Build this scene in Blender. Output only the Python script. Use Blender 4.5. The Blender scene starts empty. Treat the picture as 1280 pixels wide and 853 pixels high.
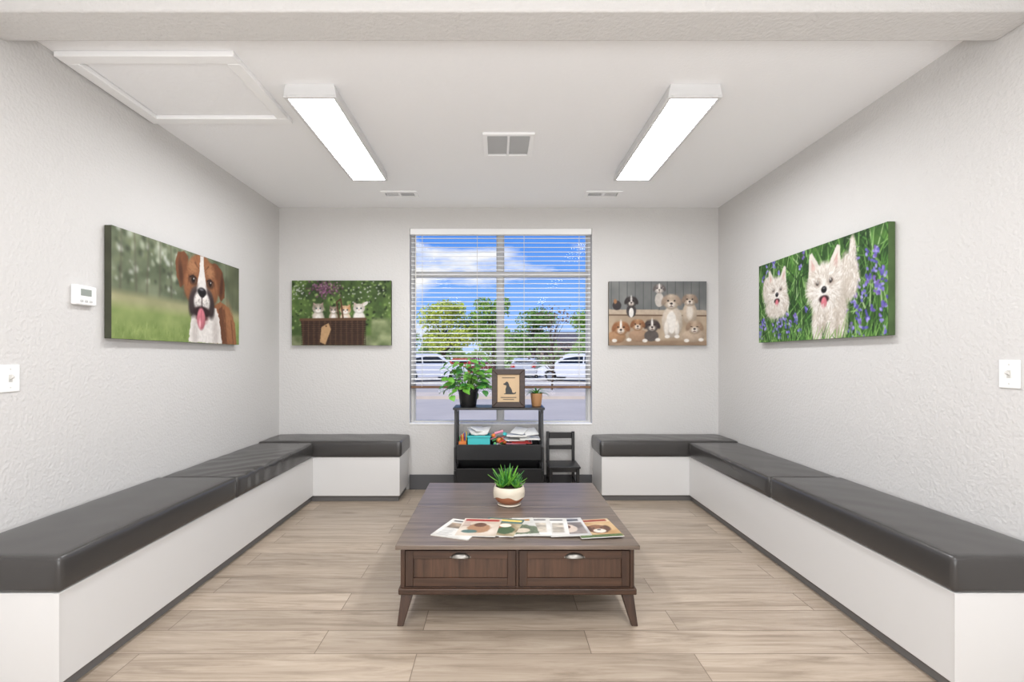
import bpy, bmesh, math, random
import numpy as np
from mathutils import Vector, Matrix, Euler, noise
random.seed(4)
rng = np.random.default_rng(7)
scene = bpy.context.scene
scene.view_settings.view_transform = 'Standard'
scene.view_settings.look = 'None'

def lin(c):
    c = np.asarray(c, float) / 255.0
    return np.where(c <= 0.04045, c / 12.92, ((c + 0.055) / 1.055) ** 2.4)
def L4(c):
    r = lin(c)
    return (float(r[0]), float(r[1]), float(r[2]), 1.0)

# ------------------------------------------------------------------ materials
def new_mat(name):
    m = bpy.data.materials.new(name)
    m.use_nodes = True
    nt = m.node_tree
    b = nt.nodes['Principled BSDF']
    return m, nt, b

def mat(name, col, rough=0.6, metal=0.0, var=0.0, vscale=8.0, bump=0.0, bscale=60.0, stretch=None, spec=0.5, coat=0.0, bdist=0.004, detail=3):
    m, nt, b = new_mat(name)
    b.inputs['Base Color'].default_value = L4(col)
    b.inputs['Roughness'].default_value = rough
    b.inputs['Metallic'].default_value = metal
    b.inputs['Specular IOR Level'].default_value = spec
    b.inputs['Coat Weight'].default_value = coat
    if var == 0 and bump == 0: return m
    tc = nt.nodes.new('ShaderNodeTexCoord')
    mp = nt.nodes.new('ShaderNodeMapping')
    nt.links.new(tc.outputs['Object'], mp.inputs['Vector'])
    if stretch: mp.inputs['Scale'].default_value = stretch
    if var > 0:
        n = nt.nodes.new('ShaderNodeTexNoise')
        n.inputs['Scale'].default_value = vscale
        n.inputs['Detail'].default_value = 3
        nt.links.new(mp.outputs[0], n.inputs['Vector'])
        mx = nt.nodes.new('ShaderNodeMix'); mx.data_type = 'RGBA'
        c = np.array(col, float)
        mx.inputs[6].default_value = L4(np.clip(c * (1 - var), 0, 255))
        mx.inputs[7].default_value = L4(np.clip(c * (1 + var), 0, 255))
        nt.links.new(n.outputs['Fac'], mx.inputs[0])
        nt.links.new(mx.outputs[2], b.inputs['Base Color'])
    if bump > 0:
        n2 = nt.nodes.new('ShaderNodeTexNoise')
        n2.inputs['Scale'].default_value = bscale
        n2.inputs['Detail'].default_value = detail
        nt.links.new(mp.outputs[0], n2.inputs['Vector'])
        bp = nt.nodes.new('ShaderNodeBump')
        bp.inputs['Strength'].default_value = bump
        bp.inputs['Distance'].default_value = bdist
        nt.links.new(n2.outputs['Fac'], bp.inputs['Height'])
        nt.links.new(bp.outputs[0], b.inputs['Normal'])
    return m

def wood(name, dark, light, rough=0.45, axis='x', scale=1.0, bump=0.15):
    m, nt, b = new_mat(name)
    tc = nt.nodes.new('ShaderNodeTexCoord')
    mp = nt.nodes.new('ShaderNodeMapping')
    s = {'x': (2.2, 45, 45), 'y': (45, 2.2, 45), 'z': (45, 45, 2.2)}[axis]
    mp.inputs['Scale'].default_value = tuple(k * scale for k in s)
    nt.links.new(tc.outputs['Object'], mp.inputs['Vector'])
    n = nt.nodes.new('ShaderNodeTexNoise')
    n.inputs['Scale'].default_value = 1.0; n.inputs['Detail'].default_value = 6
    n.inputs['Roughness'].default_value = 0.7; n.inputs['Distortion'].default_value = 0.4
    nt.links.new(mp.outputs[0], n.inputs['Vector'])
    r = nt.nodes.new('ShaderNodeValToRGB')
    r.color_ramp.elements[0].position = 0.3; r.color_ramp.elements[0].color = L4(dark)
    r.color_ramp.elements[1].position = 0.72; r.color_ramp.elements[1].color = L4(light)
    nt.links.new(n.outputs['Fac'], r.inputs['Fac'])
    nt.links.new(r.outputs[0], b.inputs['Base Color'])
    bp = nt.nodes.new('ShaderNodeBump'); bp.inputs['Strength'].default_value = bump; bp.inputs['Distance'].default_value = 0.002
    nt.links.new(n.outputs['Fac'], bp.inputs['Height']); nt.links.new(bp.outputs[0], b.inputs['Normal'])
    b.inputs['Roughness'].default_value = rough
    return m

def emis(name, col, strength):
    m, nt, b = new_mat(name)
    b.inputs['Base Color'].default_value = (0.9, 0.9, 0.9, 1)
    b.inputs['Emission Color'].default_value = L4(col)
    b.inputs['Emission Strength'].default_value = strength
    return m

M_wall = mat('wall_paint', (210, 208, 206), 0.7, bump=0.7, bscale=62, spec=0.3, bdist=0.005, detail=2)
M_ceil = mat('ceiling_paint', (249, 249, 250), 0.8, bump=0.3, bscale=60, spec=0.2, detail=1)
M_white = mat('white_laminate', (214, 213, 212), 0.4)
M_trim = mat('white_trim', (250, 250, 250), 0.5)
M_kick = mat('toe_kick', (108, 106, 105), 0.6)
M_base = mat('grey_baseboard', (84, 84, 86), 0.55)
M_vinyl = mat('grey_vinyl', (60, 58, 57), 0.27, bump=0.12, bscale=5, spec=0.5, bdist=0.02, detail=1)
M_black = mat('black_paint', (22, 22, 24), 0.35)
M_blackpot = mat('black_plastic', (22, 22, 22), 0.4)
M_metal = mat('brushed_nickel', (140, 137, 132), 0.36, metal=1.0)
M_tabletop = wood('table_top_wood_sheen', (76, 66, 58), (130, 114, 102), 0.33, 'x', 0.8)  # dark brown wood; grey sheen of the light is mixed into its colour
M_table = wood('table_wood', (46, 30, 21), (84, 58, 42), 0.42, 'x', 0.8)
M_tableV = wood('table_wood_vertical', (42, 27, 19), (74, 50, 36), 0.42, 'z', 0.8)
M_panel = wood('table_panel_wood', (54, 36, 26), (94, 67, 50), 0.45, 'z', 0.8)
M_frame = mat('window_vinyl_frame', (196, 195, 193), 0.5)
M_slat = mat('blind_slat', (248, 248, 247), 0.5)
M_rail = wood('blind_bottom_rail', (92, 62, 40), (135, 98, 66), 0.5, 'x')
M_cord = mat('blind_cord', (225, 222, 215), 0.8)
M_plastic = mat('white_plastic', (242, 242, 241), 0.35)
M_light = emis('diffuser_glow', (252, 253, 255), 29.0)
M_leaf = mat('leaf_green', (98, 158, 54), 0.45, var=0.3, vscale=14)
M_leaf2 = mat('leaf_dark_green', (54, 116, 48), 0.45, var=0.3, vscale=20)
M_stem = mat('stem_green', (96, 132, 60), 0.6)
M_soil = mat('soil', (46, 34, 26), 0.95, var=0.3, vscale=60)
M_cream = mat('cream_ceramic', (222, 212, 194), 0.35)
M_terra = mat('terracotta', (164, 106, 76), 0.6, var=0.08)
M_tanpot = mat('tan_pot', (186, 138, 94), 0.55)
M_paper = mat('paper_pages', (214, 212, 206), 0.7)

def mat_print(name, rough=0.6):
    m, nt, b = new_mat(name)
    a = nt.nodes.new('ShaderNodeVertexColor'); a.layer_name = 'Col'
    nt.links.new(a.outputs['Color'], b.inputs['Base Color'])
    b.inputs['Roughness'].default_value = rough
    b.inputs['Specular IOR Level'].default_value = 0.3
    return m
M_print = mat_print('printed_canvas', 0.7)
M_cover = mat_print('glossy_cover', 0.4)

# ------------------------------------------------------------------ mesh helper
class MB:
    def __init__(s): s.v = []; s.f = []; s.m = []
    def add(s, verts, faces, m=0):
        o = len(s.v)
        s.v += [tuple(p) for p in verts]
        s.f += [tuple(i + o for i in f) for f in faces]
        s.m += [m] * len(faces)
    def box(s, x0, x1, y0, y1, z0, z1, m=0):
        s.add([(x0,y0,z0),(x1,y0,z0),(x1,y1,z0),(x0,y1,z0),(x0,y0,z1),(x1,y0,z1),(x1,y1,z1),(x0,y1,z1)],
              [(0,3,2,1),(4,5,6,7),(0,1,5,4),(1,2,6,5),(2,3,7,6),(3,0,4,7)], m)
    def obox(s, c, size, R, m=0):
        hx, hy, hz = [k / 2 for k in size]
        vs = [Vector(c) + R @ Vector((a*hx, b*hy, d*hz)) for d in (-1,1) for a,b in ((-1,-1),(1,-1),(1,1),(-1,1))]
        s.add(vs, [(0,3,2,1),(4,5,6,7),(0,1,5,4),(1,2,6,5),(2,3,7,6),(3,0,4,7)], m)
    def prism(s, pts, off, m=0):
        n = len(pts); off = Vector(off)
        vs = [Vector(p) for p in pts] + [Vector(p) + off for p in pts]
        fs = [tuple(range(n))[::-1], tuple(range(n, 2*n))] + [(i, (i+1) % n, n + (i+1) % n, n + i) for i in range(n)]
        s.add(vs, fs, m)
    def path(s, pts, radii, m=0, n=8, caps=True):
        pts = [Vector(p) for p in pts]; vs = []; fs = []
        ref = None
        for i, p in enumerate(pts):
            d = (pts[min(i+1, len(pts)-1)] - pts[max(i-1, 0)]).normalized()
            if ref is None:
                ref = d.orthogonal().normalized()
            u = (ref - d * ref.dot(d)).normalized(); ref = u
            w = d.cross(u)
            for k in range(n):
                a = 2*math.pi*k/n + math.pi/n
                vs.append(p + (u*math.cos(a) + w*math.sin(a)) * radii[i])
        for i in range(len(pts)-1):
            for k in range(n):
                fs.append((i*n+k, i*n+(k+1) % n, (i+1)*n+(k+1) % n, (i+1)*n+k))
        if caps:
            fs.append(tuple(range(n))[::-1]); fs.append(tuple((len(pts)-1)*n + k for k in range(n)))
        s.add(vs, fs, m)
    def lathe(s, cx, cy, prof, m=0, n=36):
        vs = []; fs = []
        for r, z in prof:
            for k in range(n):
                a = 2*math.pi*k/n
                vs.append((cx + r*math.cos(a), cy + r*math.sin(a), z))
        for i in range(len(prof)-1):
            for k in range(n):
                fs.append((i*n+k, i*n+(k+1) % n, (i+1)*n+(k+1) % n, (i+1)*n+k))
        s.add(vs, fs, m)
    def leaf(s, base, d, up, length, width, bend=0.3, fold=0.15, m=0, pointy=1.0, seg=6):
        d = Vector(d).normalized(); up = Vector(up)
        up = (up - d * up.dot(d)).normalized(); side = d.cross(up)
        p = Vector(base); vs = []; fs = []; cd = d.copy(); cu = up.copy()
        for i in range(seg+1):
            t = i/seg
            w = width*0.5*(math.sin(math.pi*min(1, t**(0.75*pointy))) + 0.03)
            vs += [p - side*w + cu*(fold*w), p.copy(), p + side*w + cu*(fold*w)]
            q = Matrix.Rotation(-bend/seg, 3, side)
            cd = q @ cd; cu = q @ cu
            p = p + cd*(length/seg)
        for i in range(seg):
            a = i*3
            fs += [(a, a+1, a+4, a+3), (a+1, a+2, a+5, a+4)]
        s.add(vs, fs, m)
    def build(s, name, mats, bevel=0.0, parent=None, angle=35, seg=2, recalc=True, merge=False, smooth=True):
        me = bpy.data.meshes.new(name)
        me.from_pydata(s.v, [], s.f)
        if not isinstance(mats, (list, tuple)): mats = [mats]
        for k in mats: me.materials.append(k)
        me.polygons.foreach_set('material_index', s.m)
        bm = bmesh.new(); bm.from_mesh(me)
        if merge: bmesh.ops.remove_doubles(bm, verts=bm.verts, dist=1e-5)
        if recalc: bmesh.ops.recalc_face_normals(bm, faces=bm.faces)
        bm.to_mesh(me); bm.free()
        if smooth:
            me.shade_smooth(); me.set_sharp_from_angle(angle=math.radians(angle))
        ob = bpy.data.objects.new(name, me)
        scene.collection.objects.link(ob)
        if bevel > 0:
            md = ob.modifiers.new('bevel', 'BEVEL'); md.width = bevel; md.segments = seg
            md.limit_method = 'ANGLE'; md.angle_limit = math.radians(40); md.harden_normals = False
        if parent is not None: attach(ob, parent)
        return ob

def empty(name, loc):
    e = bpy.data.objects.new(name, None)
    e.empty_display_size = 0.1
    e.location = loc
    scene.collection.objects.link(e)
    return e
def attach(ob, par):
    ob.parent = par
    ob.matrix_parent_inverse = Matrix.Translation(-Vector(par.location))

# ------------------------------------------------------------------ dimensions
XL, XR, YB, ZC = -2.133, 2.156, 4.85, 2.75
YF = -3.6
WX0, WX1, WZ0, WZ1 = -0.859, 0.922, 0.632, 2.546

def floor_mat():
    m, nt, b = new_mat('wood_plank_tile')
    tc = nt.nodes.new('ShaderNodeTexCoord')
    mp = nt.nodes.new('ShaderNodeMapping'); mp.inputs['Location'].default_value = (0.35, 0.07, 0)
    nt.links.new(tc.outputs['Object'], mp.inputs['Vector'])
    br = nt.nodes.new('ShaderNodeTexBrick')
    br.offset = 0.37; br.offset_frequency = 2
    br.inputs['Color1'].default_value = (0, 0, 0, 1); br.inputs['Color2'].default_value = (1, 1, 1, 1)
    br.inputs['Mortar'].default_value = (0.5, 0.5, 0.5, 1)
    br.inputs['Scale'].default_value = 1.0
    br.inputs['Mortar Size'].default_value = 0.0019; br.inputs['Mortar Smooth'].default_value = 0.1
    br.inputs['Brick Width'].default_value = 1.2; br.inputs['Row Height'].default_value = 0.185
    nt.links.new(mp.outputs[0], br.inputs['Vector'])
    mp2 = nt.nodes.new('ShaderNodeMapping'); mp2.inputs['Scale'].default_value = (1.8, 20, 1)
    nt.links.new(tc.outputs['Object'], mp2.inputs['Vector'])
    va = nt.nodes.new('ShaderNodeVectorMath'); va.operation = 'ADD'
    sc = nt.nodes.new('ShaderNodeVectorMath'); sc.operation = 'SCALE'; sc.inputs['Scale'].default_value = 7.0
    nt.links.new(br.outputs['Color'], sc.inputs[0])
    nt.links.new(mp2.outputs[0], va.inputs[0]); nt.links.new(sc.outputs[0], va.inputs[1])
    n = nt.nodes.new('ShaderNodeTexNoise'); n.inputs['Scale'].default_value = 1.0; n.inputs['Detail'].default_value = 7
    n.inputs['Roughness'].default_value = 0.68; n.inputs['Distortion'].default_value = 0.9
    nt.links.new(va.outputs[0], n.inputs['Vector'])
    r = nt.nodes.new('ShaderNodeValToRGB')
    e = r.color_ramp.elements
    e[0].position = 0.3; e[0].color = L4((138, 124, 108))
    e[1].position = 0.72; e[1].color = L4((190, 177, 161))
    mid = e.new(0.5); mid.color = L4((171, 156, 140))
    nt.links.new(n.outputs['Fac'], r.inputs['Fac'])
    tint = nt.nodes.new('ShaderNodeMix'); tint.data_type = 'RGBA'; tint.blend_type = 'MULTIPLY'
    tint.inputs[0].default_value = 1.0
    r2 = nt.nodes.new('ShaderNodeValToRGB')
    r2.color_ramp.elements[0].color = (0.84, 0.83, 0.82, 1); r2.color_ramp.elements[1].color = (1.08, 1.07, 1.06, 1)
    nt.links.new(br.outputs['Color'], r2.inputs['Fac'])
    nt.links.new(r.outputs[0], tint.inputs[6]); nt.links.new(r2.outputs[0], tint.inputs[7])
    mo = nt.nodes.new('ShaderNodeMix'); mo.data_type = 'RGBA'
    mo.inputs[7].default_value = L4((114, 100, 86))
    nt.links.new(br.outputs['Fac'], mo.inputs[0]); nt.links.new(tint.outputs[2], mo.inputs[6])
    nt.links.new(mo.outputs[2], b.inputs['Base Color'])
    b.inputs['Roughness'].default_value = 0.33
    bp = nt.nodes.new('ShaderNodeBump'); bp.inputs['Strength'].default_value = 0.2; bp.inputs['Distance'].default_value = 0.002; bp.invert = True
    nt.links.new(br.outputs['Fac'], bp.inputs['Height']); nt.links.new(bp.outputs[0], b.inputs['Normal'])
    return m

# ------------------------------------------------------------------ room shell
mb = MB(); mb.box(XL-0.15, XR+0.15, YF-0.15, YB+0.15, -0.12, 0); mb.build('floor', floor_mat(), smooth=False)
mb = MB(); mb.box(XL-0.15, XR+0.15, YF-0.15, YB+0.15, ZC, ZC+0.25); mb.build('ceiling', M_ceil, smooth=False)
mb = MB(); mb.box(XL-0.15, XL, YF, YB, 0, ZC); mb.build('wall_left', M_wall, smooth=False)
mb = MB(); mb.box(XR, XR+0.15, YF, YB, 0, ZC); mb.build('wall_right', M_wall, smooth=False)
mb = MB(); mb.box(XL-0.15, XR+0.15, YF-0.15, YF, 0, ZC); mb.build('wall_front', M_wall, smooth=False)
mb = MB()
T = 0.16
mb.box(XL-0.15, WX0, YB, YB+T, 0, ZC); mb.box(WX1, XR+0.15, YB, YB+T, 0, ZC)
mb.box(WX0, WX1, YB, YB+T, 0, WZ0); mb.box(WX0, WX1, YB, YB+T, WZ1, ZC)
mb.build('wall_back', M_wall, smooth=False)
mb = MB(); mb.box(XL, XR, 1.96, 2.148, 2.65, ZC); mb.build('ceiling_beam', M_wall, bevel=0.008)
mb = MB(); mb.box(-0.86, 0.92, YB-0.014, YB, 0, 0.145); mb.build('baseboard_back', M_base, bevel=0.003)

# ------------------------------------------------------------------ window
win = empty('window_1', ((WX0+WX1)/2, YB+0.1, WZ0))
mb = MB()
fy0, fy1 = YB+0.075, YB+0.135
fw = 0.032
mb.box(WX0, WX0+fw, fy0, fy1, WZ0, WZ1); mb.box(WX1-fw, WX1, fy0, fy1, WZ0, WZ1)
mb.box(WX0+fw, WX1-fw, fy0, fy1, WZ1-fw, WZ1); mb.box(WX0+fw, WX1-fw, fy0, fy1, WZ0, WZ0+0.03)
mb.box(WX0+fw, WX1-fw, fy0+0.002, fy1, 2.085, 2.14)
mb.box(0.0, 0.055, fy0+0.004, fy1, WZ0+0.03, 2.085)
mb.box(0.0, 0.055, fy0+0.004, fy1, 2.14, WZ1-fw)
for a, c in ((WX0+fw, 0.0), (0.055, WX1-fw)):
    for z0, z1 in ((WZ0+0.03, 2.085), (2.14, WZ1-fw)):
        mb.box(a, a+0.012, fy0+0.02, fy1-0.01, z0, z1); mb.box(c-0.012, c, fy0+0.02, fy1-0.01, z0, z1)
mb.build('frame', M_frame, bevel=0.003, parent=win)
mg, nt, b = new_mat('window_glass')
nt.nodes.remove(b)
out = nt.nodes['Material Output']
tr = nt.nodes.new('ShaderNodeBsdfTransparent'); gl = nt.nodes.new('ShaderNodeBsdfGlossy'); gl.inputs['Roughness'].default_value = 0.02
mxs = nt.nodes.new('ShaderNodeMixShader'); mxs.inputs[0].default_value = 0.003
nt.links.new(tr.outputs[0], mxs.inputs[1]); nt.links.new(gl.outputs[0], mxs.inputs[2]); nt.links.new(mxs.outputs[0], out.inputs[0])
mb = MB()
mb.box(WX0+fw, WX1-fw, fy0+0.035, fy0+0.038, WZ0+0.03, WZ1-fw)
mb.build('glass', mg, parent=win, smooth=False)
mb = MB(); mb.box(WX0, WX1, YB-0.006, fy0, WZ0, WZ0+0.012)
mb.build('sill', M_trim, bevel=0.003, parent=win)

bl = empty('window_blinds', ((WX0+WX1)/2, YB+0.03, WZ1))
mb = MB()
mb.box(WX0+0.004, WX1-0.004, YB-0.004, YB+0.06, WZ1-0.058, WZ1-0.001)
mb.build('headrail', M_slat, bevel=0.004, parent=bl)
mb = MB()
z = WZ1-0.085; yc = YB+0.034
while z > 1.03:
    zj = z + random.uniform(-0.0015, 0.0015)
    prof = [(-0.024, -0.0015), (-0.012, 0.0012), (0, 0.002), (0.012, 0.0012), (0.024, -0.0015)]
    tilt = 0.16
    pts = []
    for (a, h) in prof: pts.append((yc + a, zj + h + a*tilt))
    for (a, h) in prof[::-1]: pts.append((yc + a, zj + h + a*tilt - 0.003))
    mb.prism([(WX0+0.012, p[0], p[1]) for p in pts], (WX1-WX0-0.024, 0, 0))
    z -= 0.0445
mb.build('slats', M_slat, parent=bl)
mb = MB(); mb.box(WX0+0.01, WX1-0.01, yc-0.026, yc+0.026, 0.985, 1.008); mb.build('bottom_rail', M_rail, bevel=0.004, parent=bl)
mb = MB()
for x in (-0.74, -0.2, 0.26, 0.8):
    for dy in (-0.026, 0.026):
        mb.path([(x, yc+dy, WZ1-0.05), (x, yc+dy, 1.0)], [0.0013, 0.0013], n=5)
mb.path([(WX0+0.06, yc-0.034, WZ1-0.06), (WX0+0.06, yc-0.034, 1.55)], [0.004, 0.004], n=6)
mb.build('ladder_cords', M_cord, parent=bl)

# ------------------------------------------------------------------ ceiling fixtures
def fixture(x0, x1, y0, y1):
    e = empty('ceiling_light', ((x0+x1)/2, (y0+y1)/2, ZC))
    mb = MB()
    z0 = 2.69
    mb.add([(x0,y0,z0),(x1,y0,z0),(x1,y1,z0),(x0,y1,z0),(x0+.012,y0,ZC),(x1-.012,y0,ZC),(x1-.012,y1,ZC),(x0+.012,y1,ZC)],
           [(0,3,2,1),(4,5,6,7),(0,1,5,4),(1,2,6,5),(2,3,7,6),(3,0,4,7)])
    w = 0.02
    mb.box(x0, x0+w, y0, y1, z0-0.012, z0); mb.box(x1-w, x1, y0, y1, z0-0.012, z0)
    mb.box(x0+w, x1-w, y0, y0+w, z0-0.012, z0); mb.box(x0+w, x1-w, y1-w, y1, z0-0.012, z0)
    mb.build('housing', mat('fixture_housing', (222, 222, 222), .5), bevel=0.002, parent=e)
    mb = MB(); zz = z0-0.008; mb.add([(x0+w, y0+w, zz), (x0+w, y1-w, zz), (x1-w, y1-w, zz), (x1-w, y0+w, zz)], [(0, 1, 2, 3)])
    mb.build('diffuser', M_light, parent=e, smooth=False, recalc=False)
for yy in (2.66, -0.1, -2.7):  # only the first row is in view; the others are added for even lighting
    fixture(-1.150, -0.865, yy, yy+1.26)
    fixture(0.915, 1.205, yy, yy+1.26)

v = empty('ceiling_vent', (0.07, 3.42, ZC))
mb = MB()
x0, x1, y0, y1 = -0.098, 0.243, 3.23, 3.60
zt = ZC-0.014
w = 0.03
mb.box(x0, x1, y0, y0+w, zt, ZC); mb.box(x0, x1, y1-w, y1, zt, ZC)
mb.box(x0, x0+w, y0+w, y1-w, zt, ZC); mb.box(x1-w, x1, y0+w, y1-w, zt, ZC)
xm = (x0+x1)/2
mb.box(xm-0.008, xm+0.008, y0+w, y1-w, zt, ZC)
mb.build('frame', M_trim, bevel=0.002, parent=v)
mb = MB()
k = y0+w+0.006
while k < y1-w:
    mb.obox((xm, k, ZC-0.008), (x1-x0-2*w, 0.009, 0.0016), Matrix.Rotation(math.radians(22), 3, 'X'))
    k += 0.0125
mb.build('louvres', mat('vent_louvre', (235, 235, 235), 0.5), parent=v)
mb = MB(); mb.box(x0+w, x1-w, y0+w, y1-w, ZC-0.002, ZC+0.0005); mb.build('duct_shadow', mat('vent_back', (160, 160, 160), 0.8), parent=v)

def register(x0, x1, y0, y1):
    e = empty('ceiling_air_register', ((x0+x1)/2, (y0+y1)/2, ZC))
    mb = MB()
    mb.box(x0, x1, y0, y0+0.03, ZC-0.01, ZC); mb.box(x0, x1, y1-0.03, y1, ZC-0.01, ZC)
    mb.box(x0, x0+0.03, y0+0.03, y1-0.03, ZC-0.01, ZC); mb.box(x1-0.03, x1, y0+0.03, y1-0.03, ZC-0.01, ZC)
    for i in range(1, 16):
        xx = x0+0.03+(x1-x0-0.06)*i/16
        mb.obox((xx, (y0+y1)/2, ZC-0.005), (0.0045, y1-y0-0.06, 0.008), Matrix.Rotation(math.radians(30 if i < 8 else -30), 3, 'Y'))
    mb.box((x0+x1)/2-0.008, (x0+x1)/2+0.008, y0+0.03, y1-0.03, ZC-0.01, ZC)
    mb.build('grille', M_trim, parent=e)
    mb = MB(); mb.box(x0+0.03, x1-0.03, y0+0.03, y1-0.03, ZC-0.0015, ZC); mb.build('opening', mat('register_dark', (165, 165, 167), 0.8), parent=e)
register(-1.03, -0.714, 4.36, 4.52)
register(0.78, 1.10, 4.36, 4.52)

h = empty('attic_hatch', (-1.68, 2.72, ZC))
mb = MB()
x0, x1, y0, y1 = -2.12, -1.262, 2.37, 3.06
w = 0.066; zt = ZC-0.028
mb.box(x0, x1, y0, y0+w, zt, ZC); mb.box(x0, x1, y1-w, y1, zt, ZC)
mb.box(x0, x0+w, y0+w, y1-w, zt, ZC); mb.box(x1-w, x1, y0+w, y1-w, zt, ZC)
mb.build('trim_frame', M_trim, bevel=0.004, parent=h)
mb = MB(); mb.box(x0+w+0.006, x1-w-0.006, y0+w+0.006, y1-w-0.006, ZC-0.006, ZC); mb.build('panel', M_ceil, bevel=0.002, parent=h)

# ------------------------------------------------------------------ benches
def axis_pts(a, b, r, n):
    p = [a, a+r*.25, a+r*.55, a+r]
    p += list(np.linspace(a+r, b-r, n+2)[1:-1])
    p += [b-r, b-r*.55, b-r*.25, b]
    return p
def cushion(name, x0, x1, y0, y1, z0, z1, parent, seed=0, wr=0.0, fold=0.0):
    r = 0.019
    ax = axis_pts(x0, x1, r, max(8, int((x1-x0)/0.022))); ay = axis_pts(y0, y1, r, max(8, int((y1-y0)/0.022))); az = axis_pts(z0, z1, r, 4)
    mb = MB()
    def grid(fn, A, B):
        vs = [fn(a, b) for a in A for b in B]; nb = len(B)
        fs = [(i*nb+j, (i+1)*nb+j, (i+1)*nb+j+1, i*nb+j+1) for i in range(len(A)-1) for j in range(nb-1)]
        mb.add(vs, fs)
    grid(lambda a, b: (a, b, z0), ax, ay); grid(lambda a, b: (a, b, z1), ax, ay)
    grid(lambda a, b: (a, y0, b), ax, az); grid(lambda a, b: (a, y1, b), ax, az)
    grid(lambda a, b: (x0, a, b), ay, az); grid(lambda a, b: (x1, a, b), ay, az)
    out = []
    for p in mb.v:
        P = Vector(p)
        c = Vector((min(max(p[0], x0+r), x1-r), min(max(p[1], y0+r), y1-r), min(max(p[2], z0+r), z1-r)))
        d = P-c
        q = c + d.normalized()*r if d.length > 1e-9 else P
        tx = (p[0]-x0)/(x1-x0); ty = (p[1]-y0)/(y1-y0); tz = (p[2]-z0)/(z1-z0)
        crown = (1-(2*tx-1)**4)*(1-(2*ty-1)**4)
        q = q + Vector((0, 0, 0.007*crown*tz))
        bul = math.sin(math.pi*tz)
        q.x += (0.004*bul)*(1 if tx > .999 else -1 if tx < .001 else 0)
        q.y += (0.004*bul)*(1 if ty > .999 else -1 if ty < .001 else 0)
        if wr > 0:
            q.z += wr*tz*noise.noise(Vector((p[0]*4+seed, p[1]*7+p[0]*5, seed)))
        if fold > 0:
            f = max(0, 1-abs(ty-.3)/.5)*(.25+.75*tx)
            w_ = noise.noise(Vector((p[0]*3, p[1]*3, 2)))
            q.z += fold*f*tz*math.sin(30*(p[1]-p[0]*1.1)+5*w_)
            q.x += fold*.7*f*tx*math.sin(40*p[1]+4*w_)*math.sin(math.pi*tz)
        out.append(tuple(q))
    mb.v = out
    return mb.build(name, M_vinyl, parent=parent, merge=True, angle=80)

CZ0, CZ1 = 0.402, 0.538
def bench(sign, xin, xw, xend, ycorner, seed):
    e = empty('upholstered_corner_bench', ((xin+xw)/2, 3.2, 0))
    lo = lambda a, b: (min(a, b), max(a, b))
    g = 0.004; gc = 0.010
    yfront = 1.86
    mb = MB()
    a, b = lo(xin+sign*0.012, xw-sign*g)
    mb.box(a, b, yfront, YB-g, 0.055, 0.40)
    a, b = lo(xend, xin+sign*0.012)
    mb.box(a, b, ycorner+0.012, YB-g, 0.055, 0.40)
    mb.build('base_box', M_white, bevel=0.003, parent=e)
    mb = MB()
    a, b = lo(xin+sign*0.04, xw-sign*g)
    mb.box(a, b, yfront+0.03, YB-g, 0, 0.055)
    a, b = lo(xend+sign*0.02, xin+sign*0.04)
    mb.box(a, b, ycorner+0.05, YB-g-0.015, 0, 0.055)
    mb.build('toe_kick', M_kick, parent=e)
    mb = MB()
    a, b = lo(xin+sign*0.009, xin+sign*0.034)
    mb.box(a, b, yfront-0.003, yfront+0.0, 0.057, 0.398)
    mb.build('edge_strip', M_white, parent=e)
    a, b = lo(xin, xw-sign*gc)
    cushion('cushion_1', a, b, yfront-0.01, 3.103, CZ0, CZ1, e, seed+1, 0.0015)
    cushion('cushion_2', a, b, 3.117, ycorner-0.008, CZ0-0.001, CZ1-0.006, e, seed+2, 0.004 if sign < 0 else 0.002, 0.0045 if sign < 0 else 0)
    a, b = lo(xend-sign*0.015, xw-sign*gc)
    cushion('cushion_3', a, b, ycorner, YB-gc, CZ0, CZ1+0.003, e, seed+3, 0.004)
bench(-1, -1.63, XL, -0.87, 4.40, 3)
bench(1, 1.70, XR, 0.93, 4.42, 11)

# ------------------------------------------------------------------ coffee table
ct = empty('coffee_table', (0.095, 2.96, 0))
tx0, tx1, ty0, ty1 = -0.487, 0.677, 2.36, 3.55
ymid = 2.975
mb = MB()
mb.box(tx0, tx1, ty0, ymid-0.002, 0.368, 0.389); mb.box(tx0, tx1, ymid+0.002, ty1, 0.368, 0.389)
mb.build('top', M_tabletop, bevel=0.003, parent=ct)
bx0, bx1 = tx0+0.022, tx1-0.022
by0, by1 = ty0+0.022, ty1-0.022
mb = MB()
mb.box(bx0, bx0+0.02, by0, by1, 0.178, 0.368); mb.box(bx1-0.02, bx1, by0, by1, 0.178, 0.368)
mb.box(bx0+0.02, bx1-0.02, by0+0.02, by0+0.04, 0.178, 0.368)
mb.box(bx0+0.02, bx1-0.02, by1-0.02, by1, 0.178, 0.368)
mb.box(bx0+0.02, bx1-0.02, by0, by0+0.02, 0.36, 0.368)
mb.box(bx0+0.02, bx1-0.02, by0, by0+0.02, 0.178, 0.184)
xm = (bx0+bx1)/2
mb.box(xm-0.006, xm+0.006, by0, by0+0.02, 0.184, 0.36)
mb.build('carcass', M_tableV, bevel=0.0015, parent=ct)
mb = MB()
mb.box(tx0+0.012, tx1-0.012, ty0+0.010, ty1-0.010, 0.148, 0.178)
mb.build('base_rail', M_table, bevel=0.006, parent=ct, seg=3)
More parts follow.
